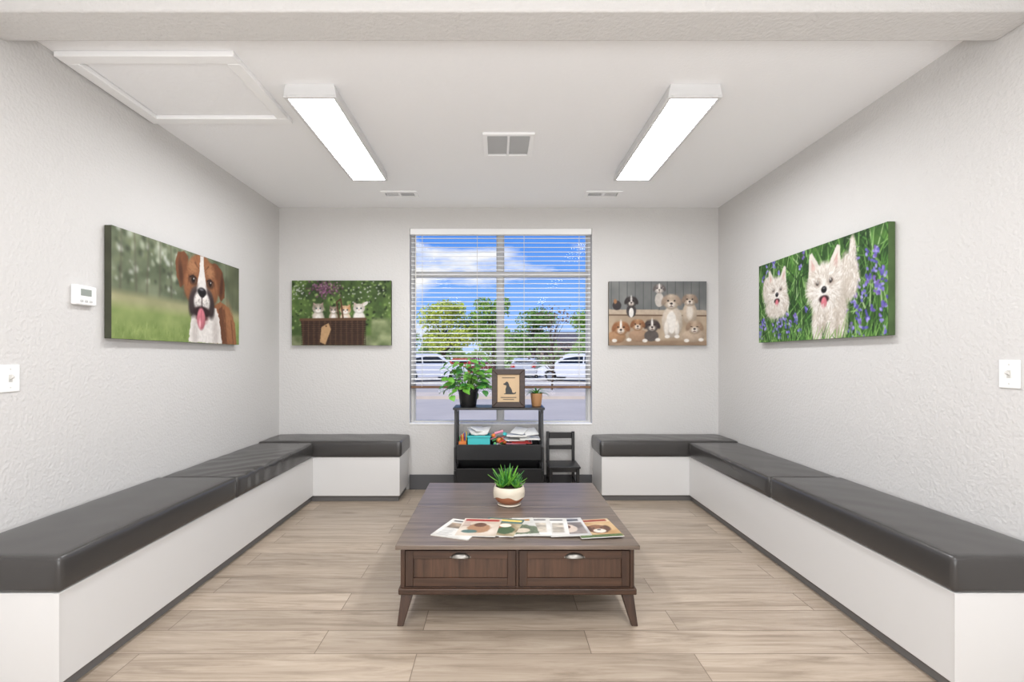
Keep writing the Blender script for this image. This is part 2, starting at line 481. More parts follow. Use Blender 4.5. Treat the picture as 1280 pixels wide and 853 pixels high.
for i, (a, b) in enumerate(((bx0+0.023, xm-0.009), (xm+0.009, bx1-0.023))):
    z0, z1 = 0.187, 0.357
    st = 0.038
    mb = MB()
    yf = by0-0.003
    mb.box(a, a+st, yf, by0+0.018, z0, z1, 1); mb.box(b-st, b, yf, by0+0.018, z0, z1, 1)
    mb.box(a+st, b-st, yf, by0+0.018, z1-st, z1, 0); mb.box(a+st, b-st, yf, by0+0.018, z0, z0+st, 0)
    mb.box(a+st, b-st, yf+0.008, by0+0.018, z0+st, z1-st, 2)
    mb.build('drawer_%d' % (i+1), [M_table, M_tableV, M_panel], bevel=0.0015, parent=ct)
    cx = (a+b)/2; cz = 0.325
    mb = MB(); vs = []; fs = []; nu, nv = 16, 8
    for u in range(nu+1):
        for w_ in range(nv+1):
            th = math.pi*u/nu; ph = 0.5*math.pi*w_/nv
            vs.append((cx - 0.046*math.cos(th), yf - 0.022*math.sin(th)*math.cos(ph) - 0.0005, cz + 0.024*math.sin(th)*math.sin(ph)))
    for u in range(nu):
        for w_ in range(nv):
            o = u*(nv+1)+w_
            fs.append((o, o+nv+1, o+nv+2, o+1))
    mb.add(vs, fs)
    mb.box(cx-0.05, cx+0.05, yf-0.003, yf, cz-0.001, cz+0.006)
    ob = mb.build('cup_pull_%d' % (i+1), M_metal, parent=ct, angle=60)
    sd = ob.modifiers.new('s', 'SOLIDIFY'); sd.thickness = 0.002
mb = MB()
for sx, xt in ((-1, tx0+0.052), (1, tx1-0.052)):
    for xy, yt in ((-1, ty0+0.06), (1, ty1-0.06)):
        top = Vector((xt, yt, 0.149)); bot = Vector((xt + sx*0.030, yt + xy*0.036, 0.0))
        w0, w1 = 0.029, 0.015
        vs = []
        for c, w in ((bot, w1), (top, w0)):
            for a_, b_ in ((-1,-1),(1,-1),(1,1),(-1,1)):
                vs.append((c.x+a_*w, c.y+b_*w, c.z))
        mb.add(vs, [(0,3,2,1),(4,5,6,7),(0,1,5,4),(1,2,6,5),(2,3,7,6),(3,0,4,7)])
mb.build('legs', M_tableV, bevel=0.003, parent=ct)

# ------------------------------------------------------------------ 2-D painter for printed things
class Paint:
    def __init__(s, x0, x1, yb, yt, nx, ny):
        s.xs = np.linspace(x0, x1, nx); s.ys = np.linspace(yb, yt, ny)
        s.X, s.Y = np.meshgrid(s.xs, s.ys)
        s.nx, s.ny = nx, ny
        s.im = np.zeros((ny, nx, 3)); s.H = abs(yt-yb); s.asp = abs(x1-x0)/abs(yt-yb)
        s.sx = (nx-1)/(x1-x0); s.sy = (ny-1)/(yt-yb); s.x0 = x0; s.yb = yb
        s.up = 1 if yt > yb else -1
        s.cache = {}
    def noise(s, cells, octv=1):
        tot = 0; amp = 1; n = 0
        for o in range(octv):
            cy = max(1, int(cells)); cx = max(1, int(cells*s.asp))
            g = rng.random((cy+2, cx+2))
            yy = np.linspace(0, cy, s.ny); xx = np.linspace(0, cx, s.nx)
            yi = yy.astype(int); xi = xx.astype(int)
            fy = (yy-yi)[:, None]; fx = (xx-xi)[None, :]
            fy = fy*fy*(3-2*fy); fx = fx*fx*(3-2*fx)
            a = g[np.ix_(yi, xi)]; b = g[np.ix_(yi, xi+1)]; c = g[np.ix_(yi+1, xi)]; d = g[np.ix_(yi+1, xi+1)]
            tot = tot + amp*((a*(1-fx)+b*fx)*(1-fy)+(c*(1-fx)+d*fx)*fy)
            n += amp; amp *= .5; cells *= 2
        return tot/n
    def cn(s, cells):
        k = (cells, random.randint(0, 3))
        if k not in s.cache: s.cache[k] = s.noise(cells, 2)
        return s.cache[k]
    def win(s, xa, xb, ya, yb2):
        i0 = int(min((xa-s.x0)*s.sx, (xb-s.x0)*s.sx)); i1 = int(max((xa-s.x0)*s.sx, (xb-s.x0)*s.sx))+2
        j0 = int(min((ya-s.yb)*s.sy, (yb2-s.yb)*s.sy)); j1 = int(max((ya-s.yb)*s.sy, (yb2-s.yb)*s.sy))+2
        return slice(max(0, j0), max(0, min(s.ny, j1))), slice(max(0, i0), max(0, min(s.nx, i1)))
    def fill(s, c1, c2, cells=6, octv=3, mask=None, contrast=1.6):
        t = np.clip((s.noise(cells, octv)-.5)*contrast+.5, 0, 1)[..., None]
        col = np.array(c1)*(1-t)+np.array(c2)*t
        if mask is None: s.im = col
        else: s.im = s.im*(1-mask[..., None])+col*mask[..., None]
    def blend(s, W, a, col, mod=None):
        c = np.array(col, float)[None, None, :]
        if mod is not None: c = c*mod[..., None]
        a = a[..., None]
        s.im[W] = s.im[W]*(1-a)+c*a
    def ell(s, cx, cy, rx, ry, col, rot=0, soft=.15, fur=0.0, tex=0.12, cells=30, shade=0.0, op=1.0):
        R = max(rx, ry)*(1.6+soft)
        W = s.win(cx-R, cx+R, cy-R, cy+R)
        dx, dy = s.X[W]-cx, s.Y[W]-cy
        if dx.size == 0: return
        c, q = math.cos(math.radians(rot)), math.sin(math.radians(rot))
        d = np.sqrt(((dx*c+dy*q)/rx)**2+((-dx*q+dy*c)/ry)**2)
        if fur > 0: d = d+fur*(s.cn(cells)[W]-.5)*2
        mod = 1+tex*(s.cn(cells)[W]-.5)
        if shade:
            mod = mod*(1+shade*(s.up*dy/ry*.7-dx/rx*.3)-abs(shade)*.6*np.clip(d, 0, 1.2)**3)
        s.blend(W, op*np.clip((1-d)/soft+.5, 0, 1), col, mod)
    def poly(s, pts, col, fur=0.0, tex=0.12, cells=30):
        X, Y = s.X, s.Y
        if fur > 0:
            X = X+fur*(s.cn(cells)-.5)*s.H; Y = Y+fur*(s.cn(cells)-.5)*s.H
        ins = np.zeros(X.shape, bool); n = len(pts)
        for i in range(n):
            x1, y1 = pts[i]; x2, y2 = pts[(i+1) % n]
            if y1 == y2: continue
            cr = ((y1 > Y) != (y2 > Y)) & (X < (x2-x1)*(Y-y1)/(y2-y1)+x1)
            ins ^= cr
        a = ins.astype(float)
        a = (a+np.roll(a, 1, 0)+np.roll(a, -1, 0)+np.roll(a, 1, 1)+np.roll(a, -1, 1))/5*(.5+.5*a)
        s.blend((slice(None), slice(None)), np.clip(a, 0, 1), col, 1+tex*(s.cn(cells)-.5))
    def line(s, p, q, w, col, w2=None, op=1.0):
        m = 2*w
        W = s.win(min(p[0], q[0])-m, max(p[0], q[0])+m, min(p[1], q[1])-m, max(p[1], q[1])+m)
        X, Y = s.X[W], s.Y[W]
        if X.size == 0: return
        px, py = p; dx, dy = q[0]-px, q[1]-py
        t = np.clip(((X-px)*dx+(Y-py)*dy)/(dx*dx+dy*dy+1e-12), 0, 1)
        d = np.hypot(X-px-t*dx, Y-py-t*dy)
        ww = w if w2 is None else w*(1-t)+w2*t
        s.blend(W, op*np.clip((ww-d)/(0.5*w+1e-9)+.5, 0, 1), col)
    def fur(s, cx, cy, rx, ry, n, length, cols, ang=None, w=.004, spread=.4, op=.6):
        for _ in range(n):
            a = random.uniform(0, 2*math.pi); r = math.sqrt(random.random())
            x = cx+rx*r*math.cos(a); y = cy+ry*r*math.sin(a)
            t = (math.atan2(y-cy, x-cx) if ang is None else math.radians(ang))+random.gauss(0, spread)
            l = length*random.uniform(.5, 1.3)
            s.line((x, y), (x+l*math.cos(t), y+l*math.sin(t)), w, random.choice(cols), w*.4, op)
    def blur(s, k=1):
        for _ in range(k):
            p = np.pad(s.im, ((1, 1), (1, 1), (0, 0)), 'edge')
            s.im = (p[1:-1, 1:-1]*2+p[:-2, 1:-1]+p[2:, 1:-1]+p[1:-1, :-2]+p[1:-1, 2:])/6
    def grade(s, sat=1.0, gain=1.0, gamma=1.0):
        g = s.im.mean(axis=2, keepdims=True); s.im = g+(s.im-g)*sat
        s.im = 255*np.clip(s.im*gain/255, 0, 1)**gamma
    def mesh(s, name, place, material, parent):
        nx, ny = s.nx, s.ny
        vs = [place(i/(nx-1), j/(ny-1)) for j in range(ny) for i in range(nx)]
        fs = [(j*nx+i, j*nx+i+1, (j+1)*nx+i+1, (j+1)*nx+i) for j in range(ny-1) for i in range(nx-1)]
        me = bpy.data.meshes.new(name); me.from_pydata(vs, [], fs)
        ca = me.color_attributes.new('Col', 'FLOAT_COLOR', 'POINT')
        c = np.ones((ny*nx, 4), np.float32); c[:, :3] = lin(np.clip(s.im, 0, 255)).reshape(-1, 3)
        ca.data.foreach_set('color', c.ravel())
        me.materials.append(material)
        ob = bpy.data.objects.new(name, me); scene.collection.objects.link(ob)
        if parent is not None: attach(ob, parent)
        return ob

def canvas(name, paint, x0, x1, y0, y1, z0, z1, place, side):
    e = empty(name, ((x0+x1)/2, (y0+y1)/2, (z0+z1)/2))
    mb = MB(); mb.box(x0, x1, y0, y1, z0, z1)
    mb.build('stretched_canvas', mat(name+'_edge', side, 0.8, var=0.3, vscale=9), bevel=0.003, parent=e)
    paint.mesh('printed_face', place, M_print, e)

# --- boxer (x 0..2.14, y up)
p = Paint(0, 2.14, 0, 1, 380, 178)
p.fill((84, 94, 70), (150, 158, 128), 4, 4)
for i in range(240):
    x = random.uniform(0, 1.4); y = random.uniform(.5, 1)
    if random.random() < .3: y = random.uniform(.8, 1)
    c = random.choice([(206, 210, 200), (178, 186, 162), (78, 88, 66), (96, 106, 78), (120, 130, 96), (60, 68, 52)])
    r = random.uniform(.010, .034); p.ell(x, y, r, r*random.uniform(.7, 1.3), c, soft=1.0, op=.7)
for x in (.10, .30, .44, .62, .80, 1.0, 1.86, 1.98, 2.08):
    p.line((x, .45), (x+random.uniform(-.03, .03), 1), .010, (92, 86, 72), .006, .7)
p.blur(5)
m = np.clip((.47-p.Y)/.08, 0, 1); p.fill((150, 150, 108), (186, 180, 138), 4, 3, m)
m = np.clip((.36-p.Y)/.10, 0, 1); p.fill((122, 142, 78), (156, 170, 104), 6, 4, m)
m = np.clip((.20-p.Y)/.12, 0, 1); p.fill((108, 130, 64), (150, 168, 98), 10, 4, m)
m = np.clip((p.X-1.80)/.12, 0, 1)*np.clip((p.Y-.35)/.12, 0, 1); p.fill((66, 72, 54), (104, 108, 78), 5, 2, m*.75)
p.blur(3)
for i in range(300):
    x = random.uniform(0, 2.14); y = random.uniform(-.02, .14); p.line((x, y), (x+random.uniform(-.02, .02), y+random.uniform(.03, .07)), .004, random.choice([(126, 150, 80), (98, 122, 56), (164, 180, 114)]), .001, .5)
BR = (148, 94, 60); BD = (106, 64, 42); WH = (228, 222, 216)
BC = [(176, 120, 80), (130, 82, 52), (106, 66, 44), (156, 100, 64)]
p.poly([(1.5, .0), (1.5, .42), (1.70, .52), (1.90, .46), (2.04, .26), (2.08, 0)], BR, .015)
p.ell(1.92, .25, .10, .25, (172, 116, 76), rot=15, soft=.9, op=.6)
p.line((1.78, .4), (1.84, 0), .03, BD, .02, .8); p.line((1.95, .3), (2.0, 0), .012, BD, .01, .7)
p.fur(1.85, .22, .2, .24, 200, .05, BC, ang=-80, op=.4)
p.poly([(1.08, 0), (1.13, .3), (1.3, .42), (1.62, .42), (1.74, .2), (1.78, 0)], WH, .03)
p.ell(1.6, .12, .06, .2, (190, 180, 174), soft=1, op=.8); p.ell(1.2, .1, .05, .16, (190, 180, 174), soft=1, op=.8)
p.fur(1.45, .14, .26, .16, 160, .05, [(244, 241, 237), (200, 192, 184), (218, 211, 204)], ang=-90, op=.4)
p.poly([(1.74, 0), (1.66, .42), (1.74, .46), (1.84, 0)], BD, .02)
p.poly([(1.08, .95), (1.0, .985), (.90, .96), (.86, .86), (.88, .70), (.94, .58), (1.02, .64), (1.08, .80)], (122, 74, 46), .015)
p.ell(.95, .74, .035, .13, (84, 50, 32), rot=8, soft=.9)
p.poly([(1.50, .95), (1.62, .97), (1.74, .90), (1.80, .74), (1.80, .58), (1.72, .52), (1.63, .62), (1.58, .80)], (114, 68, 42), .015)
p.ell(1.73, .7, .035, .14, (80, 46, 30), rot=-8, soft=.9)
p.ell(1.32, .76, .27, .25, BR, soft=.14, fur=.02, shade=.16)
p.ell(1.13, .63, .13, .18, BR, soft=.3, shade=.14); p.ell(1.53, .63, .13, .18, BR, soft=.3, shade=.14)
p.ell(1.16, .84, .08, .08, (180, 126, 86), soft=1, op=.8); p.ell(1.49, .84, .08, .08, (180, 126, 86), soft=1, op=.8)
p.fur(1.32, .78, .27, .2, 420, .035, BC, op=.35, w=.004); p.fur(1.33, .6, .3, .12, 160, .03, BC, ang=-90, op=.3)
p.poly([(1.295, 1.0), (1.36, 1.0), (1.375, .82), (1.41, .68), (1.38, .6), (1.27, .6), (1.24, .68), (1.285, .82)], WH, .012)
for a, b_ in (((1.20, .90), (1.27, .84)), ((1.46, .90), (1.39, .84)), ((1.09, .74), (1.07, .62)), ((1.57, .74), (1.60, .62))): p.line(a, b_, .010, (98, 60, 40), .003, .7)
p.ell(1.33, .50, .215, .17, (98, 84, 80), soft=.3)
p.ell(1.175, .45, .085, .16, (58, 46, 46), rot=-12, soft=.45, shade=.2); p.ell(1.49, .45, .085, .16, (58, 46, 46), rot=12, soft=.45, shade=.2)
p.ell(1.33, .60, .09, .12, WH, soft=.5)
p.ell(1.265, .475, .085, .105, WH, soft=.4, shade=.18, rot=-12); p.ell(1.40, .475, .085, .105, WH, soft=.4, shade=.18, rot=12)
for i in range(60):
    sx_ = random.choice([1.255, 1.41]); p.ell(sx_+random.gauss(0, .04), .46+random.gauss(0, .04), .005, .005, (110, 96, 92), soft=.8, op=.7)
p.ell(1.33, .585, .085, .05, (28, 24, 27), soft=.3); p.ell(1.33, .555, .05, .035, (22, 18, 20), soft=.4); p.ell(1.32, .612, .04, .012, (124, 122, 128), soft=1)
p.ell(1.295, .575, .016, .014, (6, 4, 6), soft=.6); p.ell(1.365, .575, .016, .014, (6, 4, 6), soft=.6)
p.line((1.33, .53), (1.33, .42), .008, (60, 44, 44))
p.ell(1.33, .35, .155, .07, (44, 24, 26), soft=.35)
p.ell(1.33, .25, .115, .045, (200, 172, 168), soft=.5); p.ell(1.33, .285, .12, .03, (96, 56, 56), soft=.6)
p.ell(1.315, .275, .078, .125, (206, 116, 128), soft=.25, shade=.16); p.line((1.318, .37), (1.315, .2), .006, (170, 84, 96), .003); p.ell(1.29, .22, .02, .05, (232, 168, 174), soft=1)
for ex, sg in ((1.165, -1), (1.49, 1)):
    p.ell(ex, .70, .072, .055, (74, 44, 30), soft=.6); p.ell(ex, .698, .05, .036, (200, 182, 170), soft=.4, op=.4)
    p.ell(ex, .70, .040, .038, (58, 32, 18), soft=.3); p.ell(ex, .70, .022, .022, (12, 8, 8), soft=.3)
    p.ell(ex+.012, .715, .009, .009, (250, 250, 250), soft=.5)
    p.line((ex-.06, .725), (ex, .75), .008, (40, 24, 18), .006); p.line((ex, .75), (ex+.06, .725), .008, (40, 24, 18), .006)
p.blur(1); p.grade(.92, .95)
LX = -2.092
canvas('boxer_dog_canvas_print', p, XL+0.002, LX, 2.69, 4.016, 1.388, 2.003,
       lambda u, v: (LX+0.0012, 2.69+u*1.326, 1.388+v*0.615), (62, 64, 50))

# --- westies (x 0..2.16 from far/left to near/right, y up)
p = Paint(0, 2.16, 0, 1, 380, 178)
p.fill((30, 60, 26), (80, 124, 50), 8, 4)
for i in range(620):
    x = random.uniform(-.1, 2.25); y = random.uniform(-.2, .95); a = random.gauss(1.5, .6); l = random.uniform(.12, .4)
    c = random.choice([(124, 172, 84), (76, 124, 50), (48, 90, 38), (152, 194, 114), (94, 150, 66), (28, 56, 24), (22, 46, 22), (180, 206, 150)])
    p.line((x, y), (x+l*math.cos(a), y+l*math.sin(a)), random.uniform(.005, .013), c, .002, .8)
def bells(n, f):
    for i in range(n):
        x, y = f()
        for k in range(5):
            c = random.choice([(104, 98, 186), (132, 122, 206), (84, 78, 160), (160, 152, 220), (118, 96, 176)])
            p.ell(x+random.uniform(-.03, .03), y+random.uniform(-.05, .05), .013, .02, c, rot=random.uniform(0, 90), soft=.5)
bells(40, lambda: (random.uniform(1.62, 2.16), random.uniform(0, .8)))
bells(22, lambda: (random.uniform(0, 1.1), random.uniform(0, .35))); bells(8, lambda: (random.uniform(0, 1.1), random.uniform(.75, 1)))
WD = (222, 214, 204); HL = [(246, 243, 239), (234, 228, 220), (210, 200, 188), (182, 168, 152)]
def westie(cx, cy, s, body, lean=0):
    for bx, by, rx, ry in body:
        p.ell(bx, by, rx, ry, (198, 187, 174), soft=.3, fur=.10, tex=.2, cells=24, shade=.1)
        p.fur(bx, by, rx*.95, ry*.95, int(900*rx*ry/.09), .075, HL, ang=-95, w=.006, spread=.6, op=.5)
    for d in (-1, 1):
        p.poly([(cx+d*.25*s, cy+.02*s), (cx+d*.235*s, cy+.36*s), (cx+d*.19*s, cy+.38*s), (cx+d*.06*s, cy+.2*s)], WD, .012)
        p.poly([(cx+d*.195*s, cy+.13*s), (cx+d*.205*s, cy+.31*s), (cx+d*.12*s, cy+.2*s)], (214, 176, 166), .008)
    p.ell(cx, cy, .275*s, .245*s, WD, soft=.25, fur=.09, tex=.15, cells=24, shade=.08)
    p.fur(cx, cy-.02*s, .26*s, .22*s, int(650*s*s), .07*s, HL, w=.006, spread=.35, op=.55)
    p.ell(cx, cy-.05*s, .13*s, .10*s, (240, 237, 232), soft=.9, op=.8)
    p.fur(cx, cy-.06*s, .13*s, .1*s, 140, .05*s, HL, w=.005, spread=.4, op=.45)
    for d in (-.1, .1):
        p.ell(cx+d*s, cy+.05*s, .05*s, .04*s, (164, 146, 130), soft=1); p.ell(cx+d*s, cy+.05*s, .027*s, .026*s, (22, 16, 16), soft=.4); p.ell(cx+d*s+.006, cy+.057*s, .005, .005, (240, 240, 240), soft=.4)
        p.fur(cx+d*s, cy+.085*s, .05*s, .02*s, 24, .05*s, HL, ang=-90, w=.005, spread=.4, op=.5)
    p.ell(cx, cy-.03*s, .042*s, .034*s, (16, 14, 16), soft=.35); p.ell(cx, cy-.015*s, .02*s, .008*s, (120, 120, 124), soft=1)
    p.ell(cx, cy-.125*s, .075*s, .038*s, (52, 26, 28), soft=.4)
    p.ell(cx, cy-.16*s, .044*s, .058*s, (214, 120, 132), soft=.35, shade=.1)
    p.fur(cx, cy-.2*s, .12*s, .03*s, 60, .06*s, HL, ang=-90, w=.005, spread=.4, op=.5)
westie(.42, .60, .80, [(.40, .42, .24, .13), (.20, .66, .10, .17), (.56, .46, .12, .12)])
westie(1.30, .55, 1.05, [(1.66, .60, .15, .24), (1.38, .30, .27, .28), (1.42, .12, .22, .18), (1.22, .15, .12, .2), (1.72, .84, .045, .15)])
p.ell(1.3, .06, .03, .12, (166, 152, 136), soft=1, op=.6); p.ell(1.5, .1, .03, .12, (166, 152, 136), soft=1, op=.6); p.ell(1.6, .4, .06, .14, (180, 168, 154), soft=1, op=.5)
for i in range(110):
    x = random.uniform(0, 2.16); l = random.uniform(.06, .24); a = random.gauss(1.5, .4)
    p.line((x, -.03), (x+l*math.cos(a), -.03+l*math.sin(a)), .008, random.choice([(110, 160, 72), (60, 106, 44), (140, 182, 96)]), .002)
p.blur(1); p.grade(.95, .96)
RX = 2.116
canvas('terrier_dog_canvas_print', p, RX, XR-0.002, 2.69, 4.02, 1.405, 2.022,
       lambda u, v: (RX-0.0012, 4.02-u*1.33, 1.405+v*0.617), (70, 92, 54))

# --- kittens (local units 365..489 x 351..432, y down)
p = Paint(365, 489, 432, 351, 260, 170)
p.fill((46, 64, 34), (102, 130, 64), 6, 4)
for i in range(320):
    x = random.uniform(365, 489); y = random.uniform(351, 412); c = random.choice([(120, 150, 78), (74, 104, 50), (38, 54, 28), (146, 168, 104), (26, 38, 20)])
    p.ell(x, y, random.uniform(.6, 2.2), random.uniform(.6, 1.7), c, rot=random.uniform(0, 180), soft=.9)
for i in range(190):
    x = random.gauss(407, 10); y = random.gauss(361, 5); p.ell(x, y, .9, .9, random.choice([(132, 80, 116), (168, 118, 152), (98, 58, 86), (80, 48, 66)]), soft=.7)
for i in range(60):
    x = random.choice([random.gauss(374, 5), random.gauss(458, 14)]); y = random.gauss(365, 7); p.ell(x, y, .9, .7, (214, 214, 212), soft=.7)
m = np.clip((p.Y-418)/4, 0, 1); p.fill((90, 102, 64), (140, 146, 110), 10, 3, m)
m = np.clip((p.X-462)/4, 0, 1)*np.clip((p.Y-396)/6, 0, 1); p.fill((92, 108, 66), (156, 166, 122), 8, 3, m)
p.blur(2)
def kitten(cx, cy, s, c, c2):
    p.ell(cx, cy+9*s, 5.6*s, 7*s, c, soft=.25, fur=.05, shade=.1); p.ell(cx, cy+10*s, 3*s, 5*s, (236, 232, 226), soft=.7)
    for d in (-1, 1):
        p.poly([(cx+d*4.8*s, cy-.5*s), (cx+d*4.9*s, cy-6.2*s), (cx+d*.8*s, cy-3.6*s)], c2); p.poly([(cx+d*4.1*s, cy-2.4*s), (cx+d*4.3*s, cy-5.2*s), (cx+d*2.0*s, cy-3.8*s)], (204, 162, 152))
    p.ell(cx, cy, 5.3*s, 4.5*s, c, soft=.22, fur=.04, shade=.14)
    for d in (-1, 0, 1): p.line((cx+d*1.3*s, cy-4*s), (cx+d*1.0*s, cy-1.8*s), .45*s, c2, .2*s, .8)
    for d in (-1, 1):
        p.ell(cx+d*3.2*s, cy-1.6*s, 1.7*s, 2.2*s, c2, soft=.9, op=.8); p.line((cx+d*3.4*s, cy+1*s), (cx+d*5.2*s, cy+.6*s), .35*s, c2, .2*s, .7)
    p.ell(cx, cy+2*s, 2.3*s, 1.7*s, (238, 234, 228), soft=.6)
    for d in (-1.9, 1.9): p.ell(cx+d*s, cy-.2*s, .9*s, .7*s, (110, 130, 140), soft=.4); p.ell(cx+d*s, cy-.2*s, .45*s, .6*s, (18, 18, 22), soft=.4)
    p.ell(cx, cy+1.2*s, .55*s, .4*s, (196, 128, 124), soft=.5)
kitten(398, 386, 1.35, (198, 188, 176), (124, 112, 98)); kitten(417, 388, .95, (184, 168, 150), (106, 94, 80))
kitten(432, 388, 1.25, (228, 206, 180), (188, 128, 76)); kitten(449, 386, 1.35, (228, 222, 214), (186, 174, 162))
p.ell(457, 380, 4, 2, (222, 216, 208), rot=-40)
p.poly([(376, 399), (457, 399), (455, 432), (379, 432)], (72, 50, 38), 0, .4, 40)
for yy in np.arange(402, 433, 2.6): p.line((377, yy), (457, yy), .5, (42, 28, 22), None, .8)
for k, xx in enumerate(np.arange(379, 458, 3.4)): p.line((xx, 399), (xx, 432), .5, (48, 32, 25) if k % 2 else (104, 76, 56), None, .6)
p.line((376, 400), (457, 399), 1.7, (98, 70, 50))
p.line((424, 398), (421, 378), .9, (84, 54, 38)); p.line((421, 378), (426, 374), .9, (84, 54, 38)); p.line((426, 374), (429, 398), .9, (84, 54, 38))
p.poly([(402, 409), (411, 404), (414, 412), (407, 431), (400, 428)], (188, 150, 108)); p.ell(408, 408, 1, 1, (90, 60, 40))
p.blur(1); p.grade(.95, .95)
Yb = YB-0.04
canvas('kitten_canvas_print', p, -1.992, -1.031, Yb, YB-0.002, 1.404, 2.032,
       lambda u, v: (-1.992+u*0.961, Yb-0.0012, 1.404+v*0.628), (60, 66, 46))

# --- puppies (761..883 x 352..432, y down)
p = Paint(761, 883, 432, 352, 260, 170)
p.fill((104, 106, 106), (136, 137, 134), 4, 3)
for xx in range(764, 884, 10): p.line((xx, 352), (xx, 392), .5, (88, 89, 89), None, .8)
p.fill((160, 140, 118), (188, 168, 144), 6, 4, np.clip((p.Y-388)/2, 0, 1))
p.poly([(761, 387), (883, 388), (883, 394), (761, 393)], (188, 170, 150)); p.line((761, 394), (883, 395), .8, (106, 84, 68))
p.fill((144, 120, 98), (172, 148, 122), 6, 3, np.clip((p.Y-424)/3, 0, 1))
def pup(cx, cy, s, c, ear, blaze=False, tilt=0, asleep=False):
    p.ell(cx, cy+.4*s, 6.2*s, 5.9*s, c, rot=tilt, soft=.25, fur=.05, shade=.18)
    for d in (-1, 1):
        p.ell(cx+d*5.5*s, cy-.4*s, 2.0*s, 3.9*s, ear, rot=d*-24, soft=.5, shade=.1)
        p.ell(cx+d*3.1*s, cy-2.4*s, 2.6*s, 2.8*s, ear, soft=1, op=.6)
    if blaze: p.ell(cx, cy-2.5*s, 1.0*s, 4.0*s, (236, 232, 226), soft=.7)
    p.ell(cx, cy+2.6*s, 3.0*s, 2.5*s, (230, 220, 208), soft=.6, shade=.14)
    p.ell(cx, cy+1.7*s, 1.15*s, .8*s, (38, 30, 30), soft=.4); p.line((cx, cy+2.6*s), (cx, cy+3.8*s), .2*s, (90, 70, 64)); p.line((cx-1.1*s, cy+4.1*s), (cx+1.1*s, cy+4.1*s), .25*s, (110, 86, 80))
    for d in (-2.5, 2.5):
        if asleep: p.line((cx+(d-.8)*s, cy-.4*s), (cx+(d+.8)*s, cy-.1*s), .3*s, (60, 44, 38))
        else: p.ell(cx+d*s, cy-.5*s, .75*s, .65*s, (26, 20, 20), soft=.5)
    p.fur(cx, cy, 5*s, 5*s, 60, 1.6*s, [tuple(min(255, k*1.12) for k in c), tuple(k*.86 for k in c)], w=.3, op=.3)
BK = (52, 46, 46)
p.ell(789, 389, 6, 8, (66, 60, 60), fur=.05); p.ell(789, 391, 3, 6, (228, 224, 218), fur=.08)
p.ell(771, 382, 5.5, 6, (62, 56, 56), fur=.05); p.ell(769, 377, 2, 3, (168, 120, 84), soft=.6)
pup(789, 377, 1.1, (80, 72, 70), BK, True)
p.ell(824, 375, 5.5, 9, (200, 192, 184), fur=.05); pup(824, 361, 1.0, (196, 188, 182), (104, 96, 94), True)
p.ell(862, 392, 9, 14, (196, 178, 158), fur=.05, shade=.16); p.ell(862, 390, 4, 9, (222, 212, 200), soft=.6)
pup(862, 375, 1.3, (190, 170, 150), (142, 122, 106))
p.ell(840, 402, 13, 20, (206, 192, 176), fur=.05, shade=.16); p.ell(839, 403, 6, 14, (234, 228, 220), fur=.08)
for xx in (833, 846): p.ell(xx, 411, 3, 10, (228, 220, 210), soft=.4, shade=.14)
pup(839, 377, 1.6, (198, 180, 160), (162, 142, 124))
p.ell(771, 421, 11, 8, (174, 134, 100), fur=.05, shade=.16); p.ell(798, 420, 12, 8, (170, 138, 112), fur=.05, shade=.16)
p.ell(814, 420, 9, 7, (92, 84, 80), fur=.05); pup(815, 407, 1.3, (102, 92, 88), (66, 56, 54), True)
pup(797, 406, 1.2, (180, 138, 102), (138, 92, 62))
pup(776, 410, 1.45, (178, 130, 92), (144, 94, 62), True, tilt=10)
p.ell(866, 420, 14, 8, (190, 168, 146), fur=.05, shade=.16); pup(868, 409, 1.4, (190, 168, 146), (156, 130, 108), asleep=True)
for xx, yy in ((768, 426), (786, 425), (806, 426), (822, 425), (834, 421), (846, 421), (858, 426), (876, 425)): p.ell(xx, yy, 3.2, 2.2, (230, 224, 216), soft=.4)
p.blur(1); p.grade(.95, .95)
canvas('puppy_canvas_print', p, 1.077, 2.023, Yb, YB-0.002, 1.404, 2.024,
       lambda u, v: (1.077+u*0.946, Yb-0.0012, 1.404+v*0.62), (112, 106, 96))

